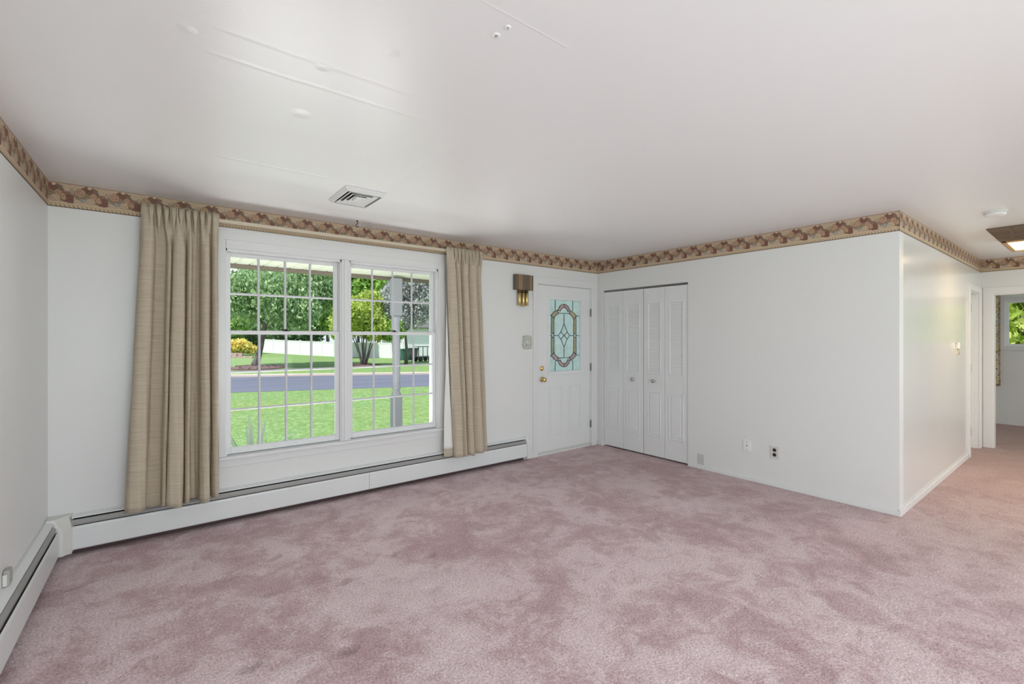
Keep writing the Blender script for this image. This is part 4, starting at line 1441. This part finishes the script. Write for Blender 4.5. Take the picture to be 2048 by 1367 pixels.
# wood framed ceiling light in the hall
lp_ = thing('ceiling_light', (6.55, 0.2, H), 'wood framed rectangular ceiling light glowing warm in the hall', 'ceiling light')
lx0_, lx1_, ly1_, ly0_ = 6.15, 7.05, 0.70, -0.58
dz = 0.125
i1 = 0.085
bm = NB()
lvls = [((lx0_, lx1_, ly0_, ly1_), H-0.0005), ((lx0_, lx1_, ly0_, ly1_), H-0.012), ((lx0_+i1*0.8, lx1_-i1*0.8, ly0_+i1*0.8, ly1_-i1*0.8), H-dz+0.02), ((lx0_+i1, lx1_-i1, ly0_+i1, ly1_-i1), H-dz)]
rg = []
for (a, b_, c_, d_), z in lvls: rg.append([bm.verts.new(p) for p in ((a, c_, z), (b_, c_, z), (b_, d_, z), (a, d_, z))])
i2 = i1+0.020
rg.append([bm.verts.new(p) for p in ((lx0_+i2, ly0_+i2, H-dz), (lx1_-i2, ly0_+i2, H-dz), (lx1_-i2, ly1_-i2, H-dz), (lx0_+i2, ly1_-i2, H-dz))])
rg.append([bm.verts.new(p) for p in ((lx0_+i2, ly0_+i2, H-0.01), (lx1_-i2, ly0_+i2, H-0.01), (lx1_-i2, ly1_-i2, H-0.01), (lx0_+i2, ly1_-i2, H-0.01))])
for A_, B_ in zip(rg, rg[1:]):
    for i in range(4): bm.faces.new((A_[i], A_[(i+1) % 4], B_[(i+1) % 4], B_[i]))
for i in range(4):
    bm.faces[-1-i] if False else None
lf_ = obj('frame', bm, M['lampwood'], lp_)
for k, yy in enumerate((ly1_-0.16, ly1_-0.48, ly1_-0.80)):
    bm = NB()
    prism(bm, [(lx0_-0.003, H-0.012), (lx0_+i1*0.8-0.004, H-dz+0.02), (lx0_+i1*0.8+0.002, H-dz+0.022), (lx0_+0.004, H-0.012)], 'y', yy-0.012, yy+0.012)
    obj('cross_strip', bm, M['walnut'], lf_)
bm = NB()
i3 = i2-0.012
for (a, b_, c_, d_) in ((lx0_+i3, lx1_-i3, ly1_-i3-0.03, ly1_-i3), (lx0_+i3, lx1_-i3, ly0_+i3, ly0_+i3+0.03), (lx0_+i3, lx0_+i3+0.03, ly0_+i3, ly1_-i3), (lx1_-i3-0.03, lx1_-i3, ly0_+i3, ly1_-i3)):
    box(bm, a, b_, c_, d_, H-dz-0.012, H-dz+0.002, 0.003)
obj('inner_frame', bm, M['lampwood_in'], lp_)
ob('diffuser', lx0_+i3+0.02, lx1_-i3-0.02, ly0_+i3+0.02, ly1_-i3-0.02, H-dz-0.004, H-dz+0.004, M['glow'], lp_)
# light thrown up between frame and ceiling and onto the border
pl = bpy.data.lights.new('lamp_tube', 'AREA'); pl.shape = 'RECTANGLE'; pl.size = 0.5; pl.size_y = 0.9; pl.energy = 13; pl.color = (1.0, 0.66, 0.34)
plo = bpy.data.objects.new('lamp_tube', pl); COL.objects.link(plo); plo.location = (6.6, 0.06, H-dz-0.02); plo.parent = None

# ================================================================== OUTDOORS
random.seed(5)
rng = np.random.default_rng(7)


def gh(x, y):
    """ground height: flat, with a low rise at the left beyond the road"""
    h = G
    h += 0.55*math.exp(-((x-5.5)/6.5)**2)*max(0, min(1, (y-33)/12))
    return h


def road_near(x): return 19.73+(x-2.26)*(17.28-19.73)/(9.1-2.26)
def road_far(x): return 27.4+(x-3.1)*(22.7-27.4)/(12.1-3.1)


# lawn, one terrain mesh
bm = NB()
xs = [-60+3.0*i for i in range(54)]
ys = [4.3, 6, 9, 13, 17, 21, 25, 29, 33, 37, 41, 45, 49, 53, 60, 75, 100, 140]
g = [[bm.verts.new((x, y, gh(x, y))) for x in xs] for y in ys]
for a, b_ in zip(g, g[1:]):
    for i in range(len(xs)-1): bm.faces.new((a[i], a[i+1], b_[i+1], b_[i]))
# ground also continues at the far side of the house
v = [bm.verts.new(p) for p in ((11.3, -60, G), (100, -60, G), (100, 4.3, G), (11.3, 4.3, G))]
bm.faces.new(v)
v = [bm.verts.new(p) for p in ((-60, -60, G), (11.3, -60, G), (11.3, YB-0.3, G), (-60, YB-0.3, G))]
bm.faces.new(v)
tag(obj('lawn', bm, M['grass'], smooth=True), 'sunlit green lawn around the house and across the road', 'lawn', kind='structure')


def strip_between(f0, f1, x0, x1, z, h, m, name, n=30):
    bm = NB()
    top = [[bm.verts.new((x0+(x1-x0)*i/n, f(x0+(x1-x0)*i/n), z+h)) for i in range(n+1)] for f in (f0, f1)]
    low = [[bm.verts.new((x0+(x1-x0)*i/n, f(x0+(x1-x0)*i/n), z-0.05)) for i in range(n+1)] for f in (f0, f1)]
    for i in range(n):
        bm.faces.new((top[0][i], top[0][i+1], top[1][i+1], top[1][i]))
        bm.faces.new((top[0][i], low[0][i], low[0][i+1], top[0][i+1]))
        bm.faces.new((top[1][i], top[1][i+1], low[1][i+1], low[1][i]))
    return obj(name, bm, m)


tag(strip_between(road_near, road_far, -45, 60, G, 0.012, M['asphalt'], 'road'), 'bluish grey asphalt road crossing in front of the house', 'road', kind='structure')
tag(strip_between(lambda x: road_far(x), lambda x: road_far(x)+0.75, -45, 60, G, 0.10, M['concrete'], 'kerb'), 'pale pinkish concrete kerb on the far side of the road', 'kerb', kind='structure')

# porch
tag(ob('porch_floor', -2.0, 9.0, D+0.175, 6.45, -0.25, -0.10, M['porch']), 'grey concrete porch floor outside the front wall', 'porch floor', kind='structure')
bm = NB()
xx = -2.5
SZ = 2.302
while xx < 9.5:
    prism(bm, [(xx, SZ), (xx, SZ+0.02), (xx+0.148, SZ+0.02), (xx+0.148, SZ), (xx+0.135, SZ), (xx+0.130, SZ+0.010), (xx+0.120, SZ+0.010), (xx+0.115, SZ)], 'y', D+0.172, 6.50)
    xx += 0.150
tag(obj('porch_soffit', bm, M['soffit']), 'ribbed cream porch ceiling seen at the top of the window', 'porch soffit', kind='structure')
bm = NB(); box(bm, -2.5, 9.5, 6.36, 6.50, 2.262, SZ-0.001, 0.004); box(bm, -2.5, 9.5, 6.48, 6.53, 2.30, 2.46)
tag(obj('porch_beam', bm, M['fascia']), 'dark brown edge beam along the porch roof', 'porch beam', kind='structure')
tag(ob('porch_roof', -2.6, 9.6, D+0.18, 6.7, 2.47, 2.56, M['roofing']), 'dark shingled porch roof', 'porch roof', kind='structure')

pst = thing('porch_post', (2.735, 6.20, -0.10), 'blue-grey turned wooden porch post outside the right-hand window', 'post')
pxc, pyc = 2.735, 6.20
w_ = 0.065
ob('base_block', pxc-w_, pxc+w_, pyc-w_, pyc+w_, -0.099, 0.600, M['post'], pst, bev=0.006)
ob('top_block', pxc-w_, pxc+w_, pyc-w_, pyc+w_, 1.735, 2.262, M['post'], pst, bev=0.006)


def sqlathe(prof, m, nm):
    bm = NB(); rings = []
    for r, z in prof:
        rr = []
        for k in range(24):
            a = 2*PI*k/24
            e = 3.2
            q_ = (abs(math.cos(a))**e+abs(math.sin(a))**e)**(-1/e)
            rr.append(bm.verts.new((pxc+r*q_*math.cos(a), pyc+r*q_*math.sin(a), z)))
        rings.append(rr)
    for A_, B_ in zip(rings, rings[1:]):
        for k in range(24):
            f = bm.faces.new((A_[k], A_[(k+1) % 24], B_[(k+1) % 24], B_[k])); f.smooth = True
    bm.faces.new(rings[0][::-1]); bm.faces.new(rings[-1])
    return obj(nm, bm, m, pst)


sqlathe([(0.062, 0.600), (0.066, 0.612), (0.060, 0.632), (0.046, 0.662), (0.042, 0.680), (0.052, 0.692), (0.055, 0.715), (0.052, 0.735), (0.044, 0.745), (0.043, 0.760),
         (0.047, 0.78), (0.052, 1.25), (0.047, 1.63), (0.048, 1.65), (0.060, 1.69), (0.062, 1.735)], M['post'], 'shaft')


# foliage -------------------------------------------------------------
def leaves(name, blobs, n, size, m, parent, seed=1, droop=0.0, zmin=-9, aspect=1.6):
    r = np.random.default_rng(seed)
    blobs = np.array(blobs, float)
    vol = blobs[:, 3]*blobs[:, 4]*blobs[:, 5]
    pick = r.choice(len(blobs), n, p=vol**0.8/np.sum(vol**0.8))
    d = r.normal(size=(n, 3)); d /= np.linalg.norm(d, axis=1)[:, None]
    rad = r.uniform(0.25, 1.0, n)**0.35*(1+0.10*r.normal(size=n))
    c = blobs[pick, :3]+d*rad[:, None]*blobs[pick, 3:6]
    c[:, 2] -= droop*np.abs(r.normal(size=n))
    c[:, 2] = np.maximum(c[:, 2], zmin+0.05*r.random(n))
    a = r.normal(size=(n, 3))
    if droop > 0: a[:, 2] -= 2.0
    a /= np.linalg.norm(a, axis=1)[:, None]
    b_ = np.cross(a, r.normal(size=(n, 3))); b_ /= np.linalg.norm(b_, axis=1)[:, None]
    s = size*r.uniform(0.6, 1.4, n)[:, None]
    nrm = np.cross(a, b_)
    A_ = c-a*s*aspect*0.5; C_ = c+a*s*aspect*0.5
    B_ = c+b_*s*0.4+nrm*s*0.12; D_ = c-b_*s*0.4+nrm*s*0.12
    V = np.stack([A_, B_, C_, D_], 1).reshape(-1, 3)
    me = bpy.data.meshes.new(name)
    me.vertices.add(4*n); me.vertices.foreach_set('co', V.astype(np.float32).ravel())
    me.loops.add(4*n); me.loops.foreach_set('vertex_index', np.arange(4*n, dtype=np.int32))
    me.polygons.add(n); me.polygons.foreach_set('loop_start', np.arange(0, 4*n, 4, dtype=np.int32))
    me.update(calc_edges=True)
    return obj(name, me, m, parent)


def crown(cx, cy, cz, rx, ry, rz, k, seed):
    r = random.Random(seed)
    bl = [(cx, cy, cz, rx*0.62, ry*0.62, rz*0.62)]
    for i in range(k):
        a = r.uniform(0, 2*PI); e = r.uniform(-0.9, 1.0)
        f = 0.66
        q_ = r.uniform(0.28, 0.46)
        bl.append((cx+rx*f*math.cos(a)*math.cos(e), cy+ry*f*math.sin(a)*math.cos(e), cz+rz*f*math.sin(e), rx*q_, ry*q_, rz*q_))
    return bl


def trunk(bm, x, y, z0, z1, r0, r1, lean=(0, 0)):
    n = 7
    tube(bm, [(x+lean[0]*(k/n)+0.05*math.sin(k*1.3), y+lean[1]*k/n, z0+(z1-z0)*k/n) for k in range(n+1)], [r0*(1.35 if k == 0 else 1)+(r1-r0)*k/n for k in range(n+1)], 10)


def tree(x, y, label, cz, r3, n, size, m, tr, seed, k=9, off=(0, 0), droop=0, zmin=-9, branches=6, group=None, name='tree'):
    z0 = gh(x, y) if y > 4 else G
    t = thing(name, (x, y, z0), label, 'tree', group)
    bm = NB()
    trunk(bm, x, y, z0-0.02, cz, tr, tr*0.45, (off[0]*0.6, off[1]*0.6))
    r = random.Random(seed)
    for b_ in range(branches):
        a = 2*PI*b_/branches+r.uniform(-.3, .3)
        zb_ = z0+(cz-z0)*r.uniform(0.5, 0.8)
        fr = (zb_-z0)/(cz-z0)
        p0 = Vector((x+off[0]*0.6*fr, y+off[1]*0.6*fr, zb_))
        p2 = Vector((x+off[0]+r3[0]*0.7*math.cos(a), y+off[1]+r3[1]*0.7*math.sin(a), zb_+r3[2]*r.uniform(0.2, 0.6)))
        p1 = (p0+p2)/2+Vector((0, 0, 0.25))
        tube(bm, [p0, p1, p2], [tr*0.42, tr*0.28, tr*0.1], 6)
    obj('trunk', bm, M['bark'], t)
    leaves('foliage', crown(x+off[0], y+off[1], cz, *r3, k, seed), n, size, m, t, seed, droop, zmin)
    return t


# weeping tree left of centre
def at(px, depth):
    """point on the ground plan seen at picture column px, at a given distance along the view axis"""
    s, c = math.sin(0.6603), math.cos(0.6603)
    r = (px-1024)/926.15
    return (depth*(s+r*c), depth*(c-r*s))


x_, y_ = at(509, 30.5)
tree(x_, y_, 'pale green weeping tree with a grey trunk, across the road at left', 4.5, (3.6, 3.0, 2.6), 34000, 0.155, M['lf_willow'], 0.21, 11, 13, off=(1.9, -0.8), droop=0.5, zmin=1.75, branches=8)
x_, y_ = at(728, 32.5)
tree(x_, y_, 'small yellow-green tree with several forked stems, left of the porch post', 2.9, (1.9, 1.9, 1.9), 10000, 0.17, M['lf_lime'], 0.07, 12, 10, zmin=0.75, branches=0)
mt = [o for o in COL.objects if o.name.startswith('tree')][-1]
bm = NB()
for k in range(6):
    a = 2*PI*k/6+0.4
    q0 = Vector((x_+0.10*math.cos(a), y_+0.10*math.sin(a), gh(x_, y_)-0.02))
    q1 = q0+Vector((0.16*math.cos(a), 0.16*math.sin(a), 0.55))
    q2 = q0+Vector((0.75*math.cos(a), 0.75*math.sin(a), 2.2))
    tube(bm, [q0, q1, (q1+q2)/2+Vector((0, 0, 0.1)), q2], [0.075, 0.06, 0.045, 0.02], 8)
obj('stems', bm, M['bark'], mt)
x_, y_ = at(812, 35)
tree(x_, y_, 'feathery silver-grey tree at the right side of the right-hand window', 4.4, (2.3, 2.0, 3.2), 24000, 0.125, M['lf_grey'], 0.12, 13, 11, zmin=1.6, branches=6)
x_, y_ = at(786, 33)
tree(x_, y_, 'low bright green tree just right of the porch post', 2.0, (0.95, 0.95, 1.1), 3500, 0.15, M['lf_green'], 0.05, 14, 7, zmin=0.75, branches=3)
# backdrop woods
bk = [
    (425, 44, 2.4, (3.4, 3.0, 2.8), 9000, 'lf_green', 'bright green tree at the left edge of the window view', 0.34),
    (478, 56, 1.8, (4.2, 2.8, 2.4), 7000, 'lf_dark', 'low dark tree behind the golden shrub', 0.32),
    (545, 76, 7.9, (5.6, 4.4, 8.2), 11000, 'lf_willow', 'tall pale tree behind the weeping tree', 0.42),
    (612, 66, 8.2, (4.4, 3.6, 8.6), 13000, 'lf_dark', 'tall dark tree rising behind the white fence', 0.40),
    (655, 57, 7.0, (3.1, 2.8, 7.4), 10000, 'lf_green', 'tall green tree at the middle of the twin window', 0.36),
    (716, 66, 9.4, (4.6, 3.8, 9.6), 12000, 'lf_dark', 'tall deep green tree behind the small forked tree', 0.38),
    (757, 50, 6.0, (2.7, 3.0, 6.6), 9000, 'lf_green', 'leafy green tree left of the porch post, behind the fence', 0.32),
    (690, 44, 3.2, (1.9, 1.9, 2.6), 5000, 'lf_lime', 'rounded lime green tree over the fence behind the window mullion', 0.24),
    (880, 72, 4.5, (5.5, 4.0, 5.0), 8000, 'lf_green', 'green tree beyond the white house at right', 0.38),
    (815, 88, 5.6, (5.0, 4.0, 5.2), 8000, 'lf_dark', 'dark tree behind the silver-grey tree', 0.40),
    (365, 62, 5.0, (5.0, 4.0, 6.0), 8000, 'lf_dark', 'broad dark tree left of the bright green one', 0.42),
    (270, 66, 5.0, (6.0, 4.0, 6.0), 8000, 'lf_green', 'broad green tree furthest to the left across the road', 0.44),
    (582, 53, 2.7, (2.2, 1.9, 2.9), 5000, 'lf_dark', 'shaded bushy tree just over the left end of the fence', 0.28),
]
for i, (px, dep, cz, r3, n, mk, lb, sz) in enumerate(bk):
    x_, y_ = at(px, dep)
    tree(x_, y_, lb, cz, r3, n, sz, M[mk], 0.22, 30+i, 10, zmin=-0.4, branches=4, group='trees beyond the fence')

# golden shrub, timber edging
x_, y_ = at(478, 39)
sh = thing('shrub', (x_, y_, gh(x_, y_)), 'golden yellow shrub behind the timber edging', 'shrub')
zz = gh(x_, y_)
leaves('foliage', [(x_, y_, zz+0.75, 0.95, 0.8, 0.55), (x_-0.6, y_, zz+0.6, 0.6, 0.6, 0.5), (x_+0.9, y_-0.1, zz+0.45, 0.6, 0.5, 0.35)], 1500, 0.22, M['lf_yellow'], sh, 50)
bm = NB()
for k in range(9):
    a = 2*PI*k/9
    tube(bm, [(x_, y_, zz-0.02), (x_+0.25*math.cos(a), y_+0.25*math.sin(a), zz+0.4), (x_+0.6*math.cos(a), y_+0.6*math.sin(a), zz+0.85)], [0.03, 0.02, 0.008], 5)
obj('stems', bm, M['bark'], sh)
p0 = Vector((*at(440, 36.5), 0)); p1 = Vector((*at(506, 36.5), 0))
te = thing('timber_edging', (p0.x, p0.y, gh(p0.x, p0.y)), 'low weathered timber edging at the foot of the golden shrub', 'timber edging')
dv = (p1-p0).normalized(); nv = Vector((-dv.y, dv.x, 0))
zb = max(gh(p0.x, p0.y), gh(p1.x, p1.y))


def beam(a, b_, z0, z1, w, m, nm, par):
    bm = NB()
    d_ = (b_-a).normalized(); n_ = Vector((-d_.y, d_.x, 0))*w/2
    lo = [a-n_, b_-n_, b_+n_, a+n_]
    A_ = [bm.verts.new((p.x, p.y, z0)) for p in lo]; B_ = [bm.verts.new((p.x, p.y, z1)) for p in lo]
    bm.faces.new(A_[::-1]); bm.faces.new(B_)
    for i in range(4): bm.faces.new((A_[i], A_[(i+1) % 4], B_[(i+1) % 4], B_[i]))
    return obj(nm, bm, m, par)


beam(p0, p1, zb-0.12, zb+0.10, 0.22, M['timber'], 'beam', te)
beam(p0+nv*0.3, p0.lerp(p1, 0.62)+nv*0.3, zb-0.1, zb+0.36, 0.22, M['timber'], 'beam', te)
beam(p0.lerp(p1, 0.42)+nv*0.14, p0.lerp(p1, 0.48)+nv*0.14, zb+0.05, zb+0.30, 0.2, M['timber'], 'stake', te)

# mulch beds under the two near trees
for px, dep, rr, lb in ((512, 30.3, 1.7, 'reddish mulch bed around the trunk of the weeping tree'), (728, 32.4, 1.2, 'mulch bed under the small forked tree')):
    x_, y_ = at(px, dep)
    bm = NB()
    z0 = gh(x_, y_)
    lathe(bm, [(rr*1.05, z0-0.03), (rr, z0+0.03), (rr*0.6, z0+0.10), (0.01, z0+0.14)], (x_, y_, 0), 'z', 28)
    for k in range(60):
        a = random.uniform(0, 2*PI); q_ = rr*math.sqrt(random.random())
        cx2, cy2 = x_+q_*math.cos(a), y_+q_*math.sin(a)
        box(bm, cx2-0.05, cx2+0.06, cy2-0.04, cy2+0.05, z0+0.02, z0+0.08+0.08*(1-q_/rr)+0.04*random.random(), 0)
    tag(centre(obj('mulch_bed', bm, M['mulch'])), lb, 'mulch bed')

# white vinyl fence
fp_ = [at(522, 52), at(600, 49), at(668, 47), at(735, 46), at(806, 45)]
vf = thing('vinyl_fence', (fp_[0][0], fp_[0][1], gh(*fp_[0])), 'white vinyl privacy fence across the far lawn', 'fence')
FH = 1.52


def seg_pts():
    out_ = []
    for a, b_ in zip(fp_, fp_[1:]):
        n = 3
        for k in range(n): out_.append((a[0]+(b_[0]-a[0])*k/n, a[1]+(b_[1]-a[1])*k/n))
    out_.append(fp_[-1]); return out_


sp = seg_pts()
for a, b_ in zip(sp, sp[1:]):
    bm = NB()
    A3, B3 = Vector((*a, 0)), Vector((*b_, 0))
    d_ = (B3-A3).normalized(); n_ = Vector((-d_.y, d_.x, 0))*0.03
    za, zb2 = gh(*a), gh(*b_)
    if a is sp[0]: za += 0.0
    vs = []
    for zo in (-0.1, FH-0.12):
        vs.append([bm.verts.new((p.x, p.y, z+zo)) for p, z in ((A3-n_, za), (B3-n_, zb2), (B3+n_, zb2), (A3+n_, za))])
    bm.faces.new(vs[0][::-1]); bm.faces.new(vs[1])
    for i in range(4): bm.faces.new((vs[0][i], vs[0][(i+1) % 4], vs[1][(i+1) % 4], vs[1][i]))
    pn = obj('panel', bm, M['vinylfence'], vf)
    n2 = n_*1.8
    bm = NB(); vs = []
    for zo in (FH-0.13, FH-0.03):
        vs.append([bm.verts.new((p.x, p.y, z+zo)) for p, z in ((A3-n2, za), (B3-n2, zb2), (B3+n2, zb2), (A3+n2, za))])
    bm.faces.new(vs[0][::-1]); bm.faces.new(vs[1])
    for i in range(4): bm.faces.new((vs[0][i], vs[0][(i+1) % 4], vs[1][(i+1) % 4], vs[1][i]))
    obj('top_rail', bm, M['vinylfence'], pn)
for a in sp:
    z = gh(*a)
    bm = NB(); box(bm, a[0]-0.065, a[0]+0.065, a[1]-0.065, a[1]+0.065, z-0.1, z+FH); box(bm, a[0]-0.08, a[0]+0.08, a[1]-0.08, a[1]+0.08, z+FH, z+FH+0.04, 0.01)
    obj('post', bm, M['vinylfence'], vf)

# white house at right, far
x_, y_ = at(850, 50)
hs = thing('house', (x_, y_, G), 'pale sided house beyond the silver-grey tree', 'house')
hx0, hx1, hy0, hy1 = x_-2.3, x_+10, y_, y_+8
hx1 = hx0+7
bm = NB(); box(bm, hx0, hx1, hy0, hy1, G-0.05, 2.4)
for k in range(18): box(bm, hx0-0.02, hx1+0.02, hy0-0.025, hy0, G+0.1+k*0.16, G+0.245+k*0.16)
obj('walls', bm, M['siding'], hs)
bm = NB(); prism(bm, [(hy0-0.5, 2.4), (hy0-0.5, 2.5), ((hy0+hy1)/2, 4.6), (hy1+0.5, 2.5), (hy1+0.5, 2.4)], 'x', hx0-0.5, hx1+0.5)
obj('roof', bm, M['roofing'], hs)
bm = NB(); box(bm, hx0+4.2, hx0+5.4, hy0-0.05, hy0, 0.5, 1.6); obj('window', bm, M['black'], hs)

# bins and cart by the fence end
def bin_(px, dep, w, h, m, lb, nm):
    x_, y_ = at(px, dep); z = gh(x_, y_)
    t = thing(nm, (x_, y_, z), lb, 'bin')
    bm = NB()
    A_ = [bm.verts.new((x_+sx_*w*0.42, y_+sy_*w*0.42, z)) for sx_, sy_ in ((-1, -1), (1, -1), (1, 1), (-1, 1))]
    B_ = [bm.verts.new((x_+sx_*w*0.5, y_+sy_*w*0.5, z+h*0.9)) for sx_, sy_ in ((-1, -1), (1, -1), (1, 1), (-1, 1))]
    bm.faces.new(A_[::-1]); bm.faces.new(B_)
    for i in range(4): bm.faces.new((A_[i], A_[(i+1) % 4], B_[(i+1) % 4], B_[i]))
    obj('body', bm, m, t)
    bm = NB(); box(bm, x_-w*0.56, x_+w*0.56, y_-w*0.56, y_+w*0.56, z+h*0.9, z+h, 0.03)
    obj('lid', bm, m, t)
    for s_ in (-1, 1):
        bm = NB(); lathe(bm, [(0.12, -0.03), (0.12, 0.03)], (x_+s_*w*0.40, y_+w*0.45, z+0.12), 'x', 16)
        obj('wheel', bm, M['black'], t)


bin_(809, 41, 0.62, 1.02, M['bin'], 'green lidded bin beside the right end of the fence', 'wheeled_bin')
bin_(826, 41.8, 0.66, 1.08, M['bin_dk'], 'dark grey lidded bin standing right of the green bin', 'wheeled_bin')
x_, y_ = at(846, 39); z = gh(x_, y_)
ct = thing('utility_cart', (x_, y_, z), 'dark wheeled utility cart with a rail frame, right of the bins', 'cart')
ob('bed', x_-0.65, x_+0.65, y_-0.4, y_+0.4, z+0.35, z+0.42, M['cart'], ct, bev=0.01)
bm = NB()
for sx_ in (-1, -0.33, 0.33, 1):
    for sy_ in (-1, 1): tube(bm, [(x_+sx_*0.62, y_+sy_*0.38, z+0.42), (x_+sx_*0.62, y_+sy_*0.38, z+1.25)], 0.02, 6)
for sx_ in (-0.62, 0.62): tube(bm, [(x_+sx_, y_-0.38, z+1.25), (x_+sx_, y_+0.38, z+1.25)], 0.02, 6)
for sy_ in (-1, 1): tube(bm, [(x_-0.62, y_+sy_*0.38, z+1.25), (x_+0.62, y_+sy_*0.38, z+1.25)], 0.025, 6)
obj('rail_frame', bm, M['cart'], ct)
for sx_ in (-1, 1):
    for sy_ in (-1, 1):
        bm = NB(); lathe(bm, [(0.20, -0.04), (0.22, 0), (0.20, 0.04)], (x_+sx_*0.45, y_+sy_*0.44, z+0.22), 'y', 18)
        obj('wheel', bm, M['black'], ct)
bm = NB(); tube(bm, [(x_-0.65, y_, z+0.38), (x_-1.1, y_-0.2, z+0.10), (x_-1.2, y_-0.3, z+0.03)], 0.03, 6)
obj('drawbar', bm, M['cart'], ct)

# spiky yucca under the left window
yx, yy_ = 1.03, 6.75
yc2 = thing('yucca', (yx, yy_, G), 'spiky pale green yucca just outside the lower left panes', 'plant')
ry = random.Random(3)
for k in range(26):
    a = 2*PI*k/26+ry.uniform(-.12, .12)
    sp_ = ry.uniform(0.12, 0.75)
    hh = ry.uniform(0.92, 1.22)*(1-0.30*sp_)
    n = 7
    bm = NB(); L_, R_, C_ = [], [], []
    d_ = Vector((math.cos(a), math.sin(a), 0)); t_ = Vector((-d_.y, d_.x, 0))
    for j in range(n+1):
        f = j/n
        p = Vector((yx, yy_, G+0.02))+d_*(sp_*f**1.2)+Vector((0, 0, hh*f-0.10*f*f))
        wq = 0.032*(1-f**2)+0.0008
        L_.append(bm.verts.new(p-t_*wq)); R_.append(bm.verts.new(p+t_*wq)); C_.append(bm.verts.new(p-Vector((0, 0, 0.012*(1-f)))-d_*0.004))
    for j in range(n):
        bm.faces.new((L_[j], L_[j+1], C_[j+1], C_[j])); bm.faces.new((C_[j], C_[j+1], R_[j+1], R_[j])); bm.faces.new((R_[j], R_[j+1], L_[j+1], L_[j]))
    obj('leaf', bm, M['yucca'], yc2)

# trees outside the far room window
for i, (x_, y_, cz, r3, n, mk, lb, sz) in enumerate([
    (17.0, 1.3, 2.0, (1.7, 1.7, 2.4), 7000, 'lf_lime', 'bright lime green tree close outside the far room window', 0.13),
    (20.6, -1.3, 1.7, (1.7, 1.7, 2.2), 6000, 'lf_green', 'bushy green tree at the right of the far room window', 0.14),
    (26.5, 1.6, 4.2, (3.4, 3.2, 4.6), 9000, 'lf_dark', 'large dark tree behind the ones outside the far room window', 0.22),
    (14.0, 0.1, 0.25, (0.95, 0.95, 0.9), 4000, 'lf_grey', 'low silver-leaved bush outside the far room window', 0.12),
]):
    tree(x_, y_, lb, cz, r3, n, sz, M[mk], 0.10, 70+i, 9, zmin=-0.5, branches=3, group='trees outside the far room')
